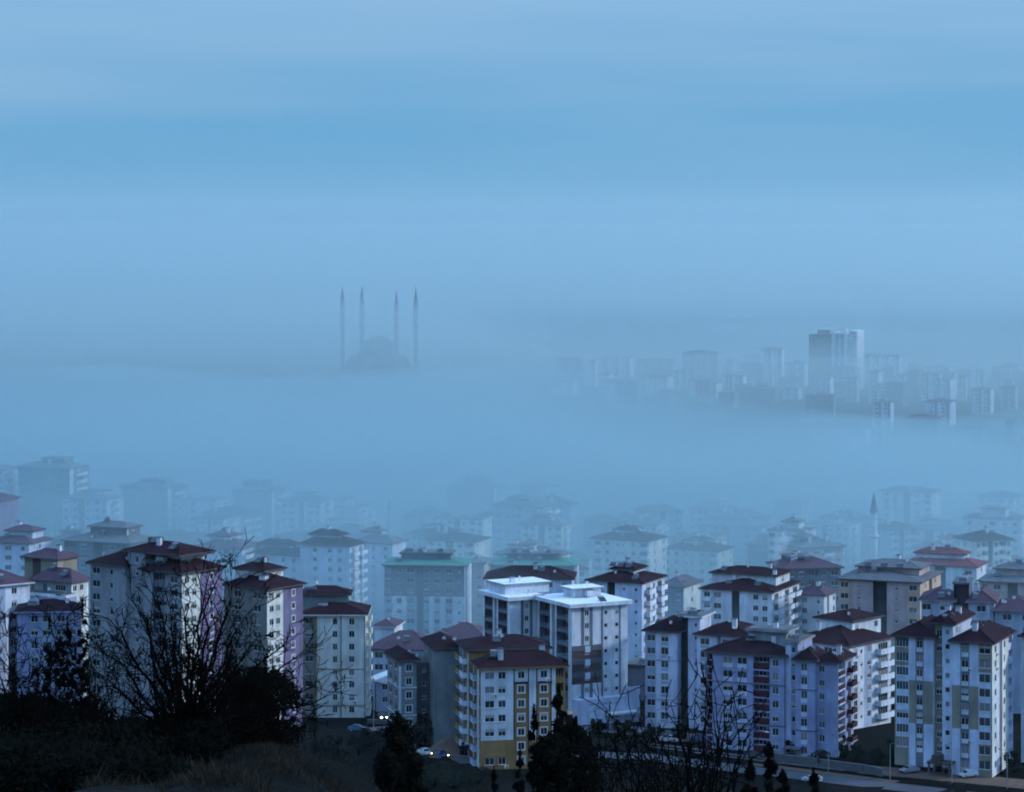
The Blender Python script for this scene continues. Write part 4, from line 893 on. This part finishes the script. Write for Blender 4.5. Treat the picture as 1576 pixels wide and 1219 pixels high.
# dirt mound beside the amber block
def mound():
    g = ground_px(686, 1163); b = MB(); b.smooth = True; rn = random.Random(3); k = b.mi('earthbrown'); R, n = 9, 14
    for i in range(R):
        for j in range(n):
            t = i / (R - 1); a = 2*math.pi*j/n; r = 6.0*t*(1 + 0.12*math.sin(3*a)); b.v.append((r*math.cos(a), r*0.6*math.sin(a), 3.4*(1 - sstep(0, 1, t)) + rn.uniform(-.15, .15)*(t < .95) - 0.25*(t > .95)))
    for i in range(R - 1):
        for j in range(n): b.f.append((i*n + j, i*n + (j+1) % n, (i+1)*n + (j+1) % n, (i+1)*n + j)); b.m.append(k)
    tag(b.build('dirt_mound', None, g), 'brown heap of earth beside the amber block', 'mound')
mound()

# ---------------------------------------------------------------- vehicles
def car(px, py, rz, paint, label, lights='headlight', van=False, lit=True, one=False):
    g = ground_px(px, py); root = tag(empty('parked_van' if van else 'parked_car', (g.x, g.y, hz(g.x, g.y) + 0.05), math.radians(rz)), label, 'van' if van else 'car', 'vehicles on the streets')
    L, W = (5.2, 1.95) if van else (4.2, 1.76)
    prof = [(0, .35), (0, .68), (.12, .80), (1.05, .92), (1.55, 1.40), (2.9, 1.46), (3.75, 1.02), (4.15, .96), (4.2, .6), (4.2, .35)] if not van else \
           [(0, .4), (0, .85), (.15, 1.0), (.75, 1.15), (1.25, 2.0), (1.6, 2.15), (5.1, 2.15), (5.2, 1.9), (5.2, .4)]
    b = MB(); n = len(prof)
    for s in (-1, 1):
        for y, z in prof: b.v.append((s*(W/2 - (0.14 if z > 1.0 else 0)), y - L/2, z))
    for i in range(n): j = (i + 1) % n; b.f.append((i, j, n + j, n + i)); b.m.append(b.mi(paint))
    b.f.append(tuple(range(n))[::-1]); b.m.append(0); b.f.append(tuple(range(n, 2*n))); b.m.append(0)
    b.build('body', root)
    gb = MB()
    if van:
        gb.quad([(-.78, -L/2 + .82, 1.2), (.78, -L/2 + .82, 1.2), (.74, -L/2 + 1.2, 1.93), (-.74, -L/2 + 1.2, 1.93)], 'glassdark')
        for s in (-1, 1): gb.quad([(s*(W/2 - .13), -L/2 + 1.35, 1.25), (s*(W/2 - .13), L/2 - .2, 1.25), (s*(W/2 - .13), L/2 - .2, 1.9), (s*(W/2 - .13), -L/2 + 1.5, 1.9)][::s], 'glassdark')
    else:
        gb.quad([(-.70, -L/2 + 1.10, .985), (.70, -L/2 + 1.10, .985), (.66, -L/2 + 1.50, 1.37), (-.66, -L/2 + 1.50, 1.37)], 'glassdark')
        for s in (-1, 1): gb.quad([(s*(W/2 - .135), -L/2 + 1.35, 1.02), (s*(W/2 - .135), L/2 - .7, 1.05), (s*(W/2 - .135), L/2 - 1.35, 1.40), (s*(W/2 - .135), -L/2 + 1.62, 1.38)][::s], 'glassdark')
    gb.v = [(x, y - .012, z + .012) for x, y, z in gb.v]; gb.build('windscreen', root)
    wb = MB()
    wb.tube((-.1, 0, 0), (.1, 0, 0), .31, .31, 'rubber', 12); wb.tube((-.105, 0, 0), (-.1, 0, 0), .001, .31, 'rubber', 12); wb.tube((.1, 0, 0), (.105, 0, 0), .31, .001, 'rubber', 12); wm = wb.mesh('wheel')
    rb = MB(); rb.tube((.106, 0, 0), (.112, 0, 0), .19, .19, 'metal', 10); rb.tube((.112, 0, 0), (.113, 0, 0), .19, .001, 'metal', 10); rm = rb.mesh('rim')
    for s in (-1, 1):
        for y in (-L/2 + .8, L/2 - .85):
            w = put('wheel', wm, root, (s*(W/2 - .08), y, .31)); r = put('rim', rm, w, (0, 0, 0), 0 if s > 0 else math.pi)
        hl = MB(); hl.box(s*.62 - .17, s*.62 + .17, -L/2 - .03, -L/2 - .003, .56, .72 + (.1 if van else 0), lights if lit and not (one and s < 0) else 'framewhite'); hl.build('headlight', root)
    bp = MB(); bp.box(-W/2 + .05, W/2 - .05, -L/2 - .06, -L/2 - .004, .36, .52, 'darkmetal'); bp.build('bumper', root)
car(589, 1107, 12, 'cardark', 'dark car with two glaring white headlights on the street by the cream tower', 'headlight_white')
car(654, 1163, 30, 'carwhite', 'car with one yellow headlight right beside the dark conical juniper', 'headlight', one=True)
car(678, 1166, 34, 'carblue', 'car with one yellow headlight next to the earth heap', 'headlight', one=True)
car(1133, 1153, 72, 'carwhite', 'white minibus parked before the violet block', van=True, lit=False)
car(1078, 1141, 70, 'carblue', 'small blue car parked left of the white minibus', lit=False)
car(1262, 1166, -60, 'cardark', 'dark car parked at the foot of the violet block', lit=False)

for px, py, rz, paint, lab in [(1030, 1143, 75, 'carwhite', 'white car parked left of the small blue car'), (985, 1136, 80, 'cardark', 'dark car parked before the white podium'), (1160, 1167, 74, 'cardark', 'dark car on the verge below the white minibus'),
        (1400, 1190, -62, 'carsilver', 'silver car parked left of the tan-striped entrance'), (1490, 1197, -62, 'carwhite', 'white car parked right of the tan-striped entrance'), (1250, 1204, 255, 'carwhite', 'white car driving on the road at bottom right'), (625, 1122, 84, 'carsilver', 'silver car on the street below the grey-green block'), (550, 1126, 84, 'carblue', 'blue car on the street below the cream tower')]:
    car(px, py, rz, paint, lab, lit=False)
def lamp(px, py, lab, rz=0):
    g = ground_px(px, py); root = tag(empty('street_lamp', (g.x, g.y, hz(g.x, g.y)), rz), lab, 'street lamp', 'street lamps along the roads')
    b = MB(); b.tube((0, 0, -.2), (0, 0, 7.5), .10, .06, 'metal', 6); b.tube((0, 0, 7.5), (1.3, 0, 7.9), .05, .04, 'metal', 5); b.build('pole', root)
    h = MB(); h.box(1.2, 1.8, -.13, .13, 7.84, 7.97, 'darkmetal'); h.build('lamp_head', root)
for i, (px, py) in enumerate([(905, 1150), (1010, 1150), (1100, 1166), (1185, 1177), (1275, 1188), (1370, 1202), (1465, 1206), (1550, 1214), (575, 1122), (650, 1120)]):
    lamp(px, py, ['grey street lamp left of the white podium', 'grey street lamp right of the white podium', 'grey street lamp left of the white minibus', 'grey street lamp right of the white minibus', 'grey street lamp before the violet block right wing', 'grey street lamp at the end of the retaining wall', 'grey street lamp before the tan-striped block', 'rightmost grey street lamp by the picture edge', 'grey street lamp at the foot of the cream tower', 'grey street lamp before the grey-green block'][i], 1.3 * i)

# ---------------------------------------------------------------- vegetation
def leaf_quads(b, c, r, n, size, mat, rn, shell=0.55):
    k = b.mi(mat)
    for _ in range(n):
        d = Vector((rn.gauss(0, 1), rn.gauss(0, 1), rn.gauss(0, 1))).normalized() * (shell + (1 - shell) * rn.random() if rn.random() < .75 else rn.random())
        p = Vector(c) + Vector((d.x*r[0], d.y*r[1], d.z*r[2]))
        u = Vector((rn.gauss(0, 1), rn.gauss(0, 1), rn.gauss(0, 1))).normalized(); w = u.orthogonal().normalized(); s = size * rn.uniform(.6, 1.4)
        i = len(b.v); b.v += [tuple(p - u*s), tuple(p + w*s*.35), tuple(p + u*s), tuple(p - w*s*.35)]; b.f.append((i, i+1, i+2, i+3)); b.m.append(k)
def leafy(name, label, base, h, r, seed, leaf=0.3, n=1400, mat='leafmid', lumps=14, cat='shrub', group=None, cone=0.0, trunk=0.12):
    rn = random.Random(seed); root = tag(empty(name, base), label, cat, group)
    t = MB(); t.tube((0, 0, -0.4), (0, 0, h*.75), r*trunk, r*trunk*.3, 'bark', 7)
    cr = MB()
    for i in range(lumps):
        zf = .05 + .92 * rn.random()**1.2 if cone else rn.uniform(.22, .86)
        rr = r * ((1 - zf*cone) if cone else math.sin(math.pi * min(.95, zf*.85 + .12))**.6)
        a = rn.uniform(0, 6.283); q = rr * rn.uniform(.2, .95); c = (q*math.cos(a), q*math.sin(a), zf*h)
        t.tube((0, 0, max(0, zf*h - q*.7)), c, r*trunk*.3, r*trunk*.1, 'bark', 4)
        lr = max(r*.2, rr*rn.uniform(.28, .5)); leaf_quads(cr, c, (lr, lr, lr*(1.2 if cone else .8)), n // lumps, leaf, mat, rn, .2)
    if cone: leaf_quads(cr, (0, 0, h*.96), (r*.07, r*.07, h*.07), n // 30, leaf*.8, mat, rn)
    t.build('trunk', root); cr.build('crown', root); return root
def grow(b, p, d, L, r, depth, rn, up=0.12, mat='bark', spread=0.55, kids=(2, 4)):
    n = 4 if depth > 1 else 3; pts = [p]
    for k in range(n):
        d = (d + Vector((rn.gauss(0, .13), rn.gauss(0, .13), rn.gauss(0, .10) + up*.3))).normalized(); q = p + d * (L / n)
        r1 = max(.0055, r*(1 - .62*(k+1)/n)); r0 = max(.006, r*(1 - .62*k/n)); b.tube(p, q, r0, r1, mat, 4 if r < .02 else 6); p = q; pts.append(p)
    if depth <= 0: return
    for _ in range(rn.randint(*kids) + (1 if depth > 1 else 0)):
        k = rn.randint(1, n); q = pts[k]; a = Vector((rn.gauss(0, 1), rn.gauss(0, 1), rn.gauss(0, 1) + up)).normalized()
        e = (d*(1 - spread) + a*spread).normalized(); grow(b, q, e, L*rn.uniform(.42, .68), r*(1 - .6*k/n)*.62, depth - 1, rn, up, mat, spread, kids)
def bare_shrub(label, px, D, tips, seed, r=0.03, depth=3, base_y=None, name='bare_shrub'):
    g = at(px, 0, D); g.z = hz(g.x, g.y) if base_y is None else at(px, base_y, D).z
    rn = random.Random(seed); root = tag(empty(name, g), label, 'shrub', 'bare shrubs on the brow')
    st, tw = MB(), MB()
    for (tx, ty) in tips:
        e = at(tx, ty, D + rn.uniform(-1.2, 1.2)) - g; L = e.length; d0 = (e.normalized() + Vector((0, 0, .35))).normalized()
        p = Vector((rn.uniform(-.15, .15), rn.uniform(-.15, .15), -.15)); n = 8; pts = [p]; rr = r * (0.5 + 0.16*L)
        for k in range(1, n + 1):
            t = k / n; q = d0 * L * t * (1 - t) + e * t * t + Vector((rn.gauss(0, .035), rn.gauss(0, .035), rn.gauss(0, .03))) * L * .35
            st.tube(p, q, rr*(1 - .8*(k-1)/n), rr*(1 - .8*k/n), 'bark', 6)
            if k > 1:
                for _ in range(rn.randint(1, 2)):
                    a = Vector((rn.gauss(0, 1), rn.gauss(0, 1), rn.gauss(.35, .8))).normalized(); dd = ((q - p).normalized()*.62 + a*.5).normalized()
                    grow(tw, q, dd, L*rn.uniform(.13, .26), rr*(1 - .8*k/n)*.6 + .003, depth - 1, rn, .15, kids=(1, 3))
            p = q
    st.build('stem', root); tw.build('twigs', root); return root

bare_shrub('tall bare branching shrub standing against the large grey block at left', 285, 50,
    [(170, 947), (205, 922), (240, 912), (262, 937), (290, 922), (320, 894), (335, 904), (352, 922), (378, 942), (400, 977), (430, 992), (460, 1010), (490, 1055), (505, 1075), (470, 1105), (150, 980), (140, 1030), (225, 972), (300, 972), (360, 980), (410, 1020), (430, 1050), (190, 1000), (250, 980), (330, 982), (385, 1005), (275, 982), (345, 962)], 11, 0.046)
bare_shrub('thorny bare shrub at the lower left edge', 40, 47, [(8, 975), (20, 990), (-15, 1000), (45, 1000), (70, 985), (95, 960), (100, 975), (60, 1040), (15, 1050), (-20, 1080), (95, 1050), (120, 1080)], 12, 0.024)
bare_shrub('low tangle of twigs below the tall bare shrub', 180, 49, [(110, 1010), (130, 1040), (160, 1030), (200, 1040), (235, 1020), (260, 1050), (210, 1090), (150, 1090), (100, 1090), (270, 1090)], 13, 0.020)
bare_shrub('knobbly bare thorn shrub in front of the violet block', 1078, 34, [(1048, 1085), (1062, 1100), (1080, 1090), (1118, 1078), (1112, 1105), (1105, 1125), (1060, 1125), (1145, 1150), (1138, 1160), (1000, 1150), (1030, 1160), (1120, 1180), (1045, 1190), (940, 1110), (975, 1130)], 14, 0.030, 2)
bare_shrub('low dense bare thorns right of the dark pine', 975, 36, [(905, 1165), (930, 1150), (950, 1175), (985, 1160), (1010, 1175), (1040, 1185), (890, 1190), (920, 1195), (965, 1200), (1060, 1200), (1000, 1205), (1090, 1195)], 15, 0.026, 3)
bare_shrub('dense dark bare shrub between the thorny shrub and the tall bare shrub', 120, 51, [(60, 1010), (85, 1000), (105, 1020), (130, 1005), (150, 1000), (170, 1015), (190, 1030), (90, 1050), (140, 1050), (50, 1060), (200, 1070)], 16, 0.024)
bare_shrub('dense twiggy shrub low behind the tall bare shrub', 330, 53, [(250, 1000), (280, 1010), (300, 990), (330, 1000), (360, 1005), (400, 1030), (430, 1060), (450, 1090), (270, 1050), (310, 1040), (380, 1060)], 17, 0.024)
bare_shrub('wiry bare shrub at the right end of the dark shrubs', 420, 51, [(400, 1050), (430, 1040), (455, 1050), (470, 1080), (440, 1090), (410, 1090), (480, 1110)], 18, 0.018)
def fore(px, D): g = at(px, 0, D); return (g.x, g.y, hz(g.x, g.y) - 0.05)
def hgt(px, ty, D): return at(px, ty, D).z - fore(px, D)[2]
for i, (px, ty, D, rpx, lab) in enumerate([
    (388, 1005, 52, 72, 'dark round evergreen shrub at the right of the tall bare shrub'), (330, 1075, 54, 80, 'dark evergreen shrub in the middle of the bare shrub'),
    (215, 1090, 54, 80, 'dark leafy shrub under the tall bare shrub'), (110, 1075, 52, 75, 'dark leafy shrub left of the tall bare shrub'),
    (20, 1070, 50, 70, 'dark leafy shrub at the lower left corner'), (160, 1115, 48, 90, 'lowest dark shrub in the left foreground'), (60, 1115, 47, 95, 'black undergrowth shrub at the bottom left'), (290, 1105, 50, 90, 'dense dark shrub around the foot of the bare shrub'),
    (20, 1150, 42.5, 110, 'nearest black shrub in the bottom left corner'), (120, 1160, 42.5, 110, 'nearest black shrub right of the corner shrub'), (205, 1172, 43, 80, 'low black shrub at the left end of the grass')]):
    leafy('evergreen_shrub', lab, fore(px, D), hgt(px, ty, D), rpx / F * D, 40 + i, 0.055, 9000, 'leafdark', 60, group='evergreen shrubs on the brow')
for i, (px, ty) in enumerate([(76, 948), (104, 955), (127, 928), (92, 985), (134, 975), (116, 990)]):
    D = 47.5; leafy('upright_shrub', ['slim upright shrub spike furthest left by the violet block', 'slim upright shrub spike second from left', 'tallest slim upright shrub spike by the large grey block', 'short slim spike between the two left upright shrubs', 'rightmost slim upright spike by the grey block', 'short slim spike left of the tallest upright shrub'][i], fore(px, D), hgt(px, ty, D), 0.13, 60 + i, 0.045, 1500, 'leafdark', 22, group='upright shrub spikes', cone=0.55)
for i, (px, ty, D, rpx, lab, n) in enumerate([
    (613, 1103, 72, 66, 'dark conical juniper in front of the grey-green block', 9000), (596, 1160, 70, 40, 'smaller dark juniper at the left foot of the conical one', 4500), (640, 1165, 71, 34, 'small dark juniper at the right foot of the conical one', 4000),
    (860, 1062, 62, 34, 'ragged dark pine top in front of the amber block corner', 3500), (822, 1092, 62, 26, 'slim ragged pine left of the tallest ragged pine', 2200), (885, 1110, 61, 40, 'broad dark pine right of the ragged pine tops', 5000), (845, 1135, 60, 62, 'broad dark pine mass below the amber block', 9000), (800, 1160, 63, 17, 'thin dark cypress left of the dark pine mass', 1500), (760, 1186, 62, 14, 'shortest thin cypress at the bottom middle', 1200),
    (1184, 1146, 58, 26, 'small pointed dark conifer below the violet block', 2600), (1155, 1175, 57, 30, 'low dark conifer left of the pointed one', 2400), (1252, 1188, 56, 18, 'tiny dark conifer on the road edge at bottom right', 1200), (1205, 1190, 57, 22, 'low dark conifer right of the pointed one', 1800),
    (905, 1140, 60, 40, 'dark bushy conifer between pine mass and thorns', 4500)]):
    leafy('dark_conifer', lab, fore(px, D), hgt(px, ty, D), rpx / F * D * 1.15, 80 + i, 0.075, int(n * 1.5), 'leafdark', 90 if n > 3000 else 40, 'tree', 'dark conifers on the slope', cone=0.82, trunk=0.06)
# trees and bushes at the foot of the slope
for i, (px, by, ty, rpx, lab, cone) in enumerate([
    (775, 1170, 1136, 19, 'clipped dark bush before the white face of the amber block', 0), (757, 1170, 1148, 8, 'small dark bush left of the clipped bush', 0), (484, 1160, 1086, 14, 'dark narrow tree at the foot of the cream tower', .6), (442, 1185, 1112, 22, 'dark tree below the lilac-sided block', .5), (520, 1180, 1125, 24, 'dark bush below the cream tower', 0), (552, 1165, 1128, 20, 'dim bush right of the cream tower foot', 0), (410, 1190, 1130, 26, 'dark bush left of the tree below the lilac block', 0),
    (566, 1150, 1120, 28, 'wide dim hedge bush on the street by the cream tower', 0), (655, 1150, 1092, 22, 'dim round tree before the grey-green block', 0), (480, 1200, 1150, 24, 'black bush at the bottom behind the grassy brow', 0), (540, 1200, 1160, 30, 'black bush left of the conical juniper', 0), (715, 1168, 1140, 9, 'small dark bush at the amber block corner', 0), (705, 1150, 1118, 12, 'dark bush on the earth heap', 0),
    (1215, 1160, 1136, 9, 'dark bush at the violet block entrance', 0), (1318, 1172, 1140, 12, 'dark shrub between violet and tan-striped blocks', 0), (1300, 1168, 1132, 10, 'narrow dark tree between violet and tan-striped blocks', .5), (1350, 1175, 1150, 16, 'wide dark shrub left of the tan-striped block', 0), (1372, 1178, 1140, 10, 'dark tree at the left corner of the tan-striped block', .4), (1440, 1186, 1162, 14, 'dark bush at the tan-striped entrance', 0), (1560, 1190, 1150, 16, 'dark bush at the right edge', 0),
    (960, 1135, 1105, 18, 'dark tree before the white podium', 0), (1005, 1145, 1108, 16, 'dark tree right of the white podium', 0), (920, 1130, 1104, 16, 'dim tree left of the white podium awning', 0), (1045, 1142, 1110, 14, 'dark shrub before the pale pair', 0), (1090, 1140, 1118, 10, 'small dark shrub at the pale pair corner', 0),
    (700, 1215, 1185, 40, 'low dark scrub at the bottom middle', 0), (670, 1210, 1172, 30, 'low dark scrub right of the conical juniper', 0), (735, 1212, 1180, 26, 'low dark scrub below the amber block', 0)]):
    g = ground_px(px, by, 380, 800); h = at(px, ty, g.y).z - g.z
    leafy('foot_tree', lab, (g.x, g.y, g.z - .1), h, rpx / F * g.y, 140 + i, 0.30, 1500, 'leafmid', 16, 'tree', 'trees at the foot of the slope', cone=cone)

# dry grass on the brow
gr = MB(); kg = gr.mi('straw'); rn = random.Random(21); cnt = 0
while cnt < 24000:
    D = rn.uniform(33, 53); px = rn.uniform(130, 650); x = (px - CX)/F*D
    m = 0.5 + 0.5*math.sin(x*2.1 + D*.8)*math.sin(D*1.7 - x*.9)
    if rn.random() > 0.06 + 0.94*m*m: continue
    z = hz(x, D) - .03; h = rn.uniform(.04, .15) * (0.6 + .8*m) * (1.9 if rn.random() < .05 else 1); w = rn.uniform(.004, .009); a = rn.uniform(0, 3.14); lx, ly = rn.gauss(0, .35)*h, rn.gauss(0, .35)*h
    ca, sa = math.cos(a)*w, math.sin(a)*w; i = len(gr.v)
    gr.v += [(x - ca, D - sa, z), (x + ca, D + sa, z), (x + lx*.5 + ca*.7, D + ly*.5 + sa*.7, z + h*.6), (x + lx, D + ly, z + h)]
    gr.f.append((i, i+1, i+2, i+3)); gr.m.append(kg); cnt += 1
tag(gr.build('dry_grass'), 'dry straw-coloured grass on the brow of the hill', 'grass', kind='stuff')

# ---------------------------------------------------------------- chimney smoke
def smoke():
    b = MB(); b.smooth = True; rn = random.Random(4)
    n = 10; prof = [(.3, 0, 0), (.7, 1.2, .1), (1.1, 2.6, .2), (1.2, 4.0, .9), (1.9, 5.4, 1.2), (2.3, 7.0, 2.0), (2.4, 8.4, 2.3), (1.5, 10, 2.8), (.3, 11, 2.9)]
    k = b.mi('smoke_air')
    for r, z, o in prof:
        for j in range(n): a = 6.283*j/n; q = r*rn.uniform(.8, 1.2); b.v.append((o + q*math.cos(a), q*math.sin(a), z))
    for i in range(len(prof) - 1):
        for j in range(n): b.f.append((i*n + j, i*n + (j+1) % n, (i+1)*n + (j+1) % n, (i+1)*n + j)); b.m.append(k)
    b.f.append(tuple(range(n))[::-1]); b.m.append(k); b.f.append(tuple((len(prof)-1)*n + j for j in range(n))); b.m.append(k)
    tag(b.build('smoke', None, SMOKE_AT), 'pale smoke plume from a chimney on the stepped balcony block', 'smoke', kind='stuff')

# ---------------------------------------------------------------- haze over everything and the fog lying in the valley
def vol_mat(name, col, dens, g=0.0):
    m = bpy.data.materials.new(name); m.use_nodes = True; t = m.node_tree; t.nodes.clear()
    v = t.nodes.new('ShaderNodeVolumePrincipled'); v.inputs['Color'].default_value = (*col, 1); v.inputs['Density'].default_value = dens
    v.inputs['Anisotropy'].default_value = g; v.inputs['Density Attribute'].default_value = ''
    o = t.nodes.new('ShaderNodeOutputMaterial'); t.links.new(v.outputs[0], o.inputs['Volume'])
    MATS[name] = m
FC = (0.68, 0.86, 0.88); SMOG = (0.56, 0.785, 0.835)
vol_mat('smoke_air', (0.9, 0.95, 1.0), 0.10, 0.3); smoke()
vol_mat('haze_air', FC, 0.000025, 0.35)
hb = MB(); hb.box(-6500, 6500, -420, 10500, -170, 9.0, 'haze_air')
tag(hb.build('haze'), kind='stuff')

def fog_layer(name, label, dens, fx, fy, top, bot=-165.0, col=None):
    vol_mat(name + '_air', col or FC, dens, 0.35)
    fb = MB(); nx_ = len(fx)
    for y in fy:
        for x in fx: fb.v.append((x, y, max(bot + 1, top(x, y))))
    n0 = len(fb.v)
    for y in fy:
        for x in fx: fb.v.append((x, y, bot))
    kf = fb.mi(name + '_air')
    for j in range(len(fy) - 1):
        for i in range(nx_ - 1):
            a = j*nx_ + i
            fb.f.append((a, a+1, a+nx_+1, a+nx_)); fb.f.append((n0+a, n0+a+nx_, n0+a+nx_+1, n0+a+1))
    for j in range(len(fy) - 1):
        for i, fl in ((0, 0), (nx_-1, 1)):
            a = j*nx_ + i; q = (a, a+nx_, n0+a+nx_, n0+a); fb.f.append(q if not fl else q[::-1])
    for i in range(nx_ - 1):
        for j, fl in ((0, 1), (len(fy)-1, 0)):
            a = j*nx_ + i; q = (a, a+1, n0+a+1, n0+a); fb.f.append(q[::-1] if fl else q)
    fb.m = [kf] * len(fb.f)
    tag(fb.build(name), label, kind='stuff')
from mathutils import noise as mnoise
FX = [-6000, -4000, -2600, -1600, -1000, -760] + [-640 + 32 * k for k in range(41)] + [760, 1000, 1600, 2600, 4000, 6000]
def billow(x, y, s, sc=130.0):             # rolling, uneven upper surface
    return mnoise.noise(Vector((x / sc, y / (sc * 1.3), s))) + 0.5 * mnoise.noise(Vector((x / sc * 2.1, y / sc * 1.7, s + 9)))
def low_top(x, y):
    right = sstep(-0.02, 0.10, x / y)
    return -82 - 10 * right + (13 - 8 * sstep(950, 1200, y)) * billow(x, y, 1.3) - 16 * (1 - sstep(690, 860, y)) - 45 * sstep(1300, 1560, y)
fog_layer('fog_bank', 'dense low fog bank lying over the near valley', 0.0024, FX, [690 + 36 * k for k in range(25)], low_top, -160, SMOG)
def high_top(x, y):
    right = sstep(-0.02, 0.10, x / y)
    return -66 - 16 * right + (22 - 13 * sstep(950, 1200, y)) * billow(x, y, 4.7, 120) - 40 * (1 - sstep(760, 980, y)) - 45 * sstep(1200, 1480, y)
fog_layer('high_fog_bank', 'thinner rolling fog lying on the dense fog bank', 0.0038, FX, [760 + 36 * k for k in range(21)], high_top, -158, SMOG)
def far_top(x, y):
    left = 1 - sstep(-0.05, 0.03, x / y)
    t = -92 + left * 37 + 4 * billow(x, y, 2.2, 200)
    return -162 + (t + 10 * (1 - left) * (1 - sstep(1600, 1950, y)) + 162) * sstep(1530, 1600, y)
fog_layer('far_fog_bank', 'fog bank lying around the domed mosque and the far city', 0.0019, FX, [1530, 1580, 1640, 1700, 1760, 1830, 1900, 1980, 2060, 2140, 2220, 2300, 2380, 2460, 2540], far_top, -163)
def back_top(x, y): return -70 + 22 * sstep(2560, 3000, y) + 40 * sstep(3000, 9000, y)
fog_layer('rear_fog_bank', 'rear fog bank behind the distant city', 0.0050, [-6000, 6000], [2560, 2700, 2850, 3000, 4200, 5500, 7500, 9500], back_top, -163)
fog_layer('thin_mist', 'thin high mist fading out the horizon', 0.00028, [-6200, 6200], [1540, 9800], lambda x, y: 62.0, -164)
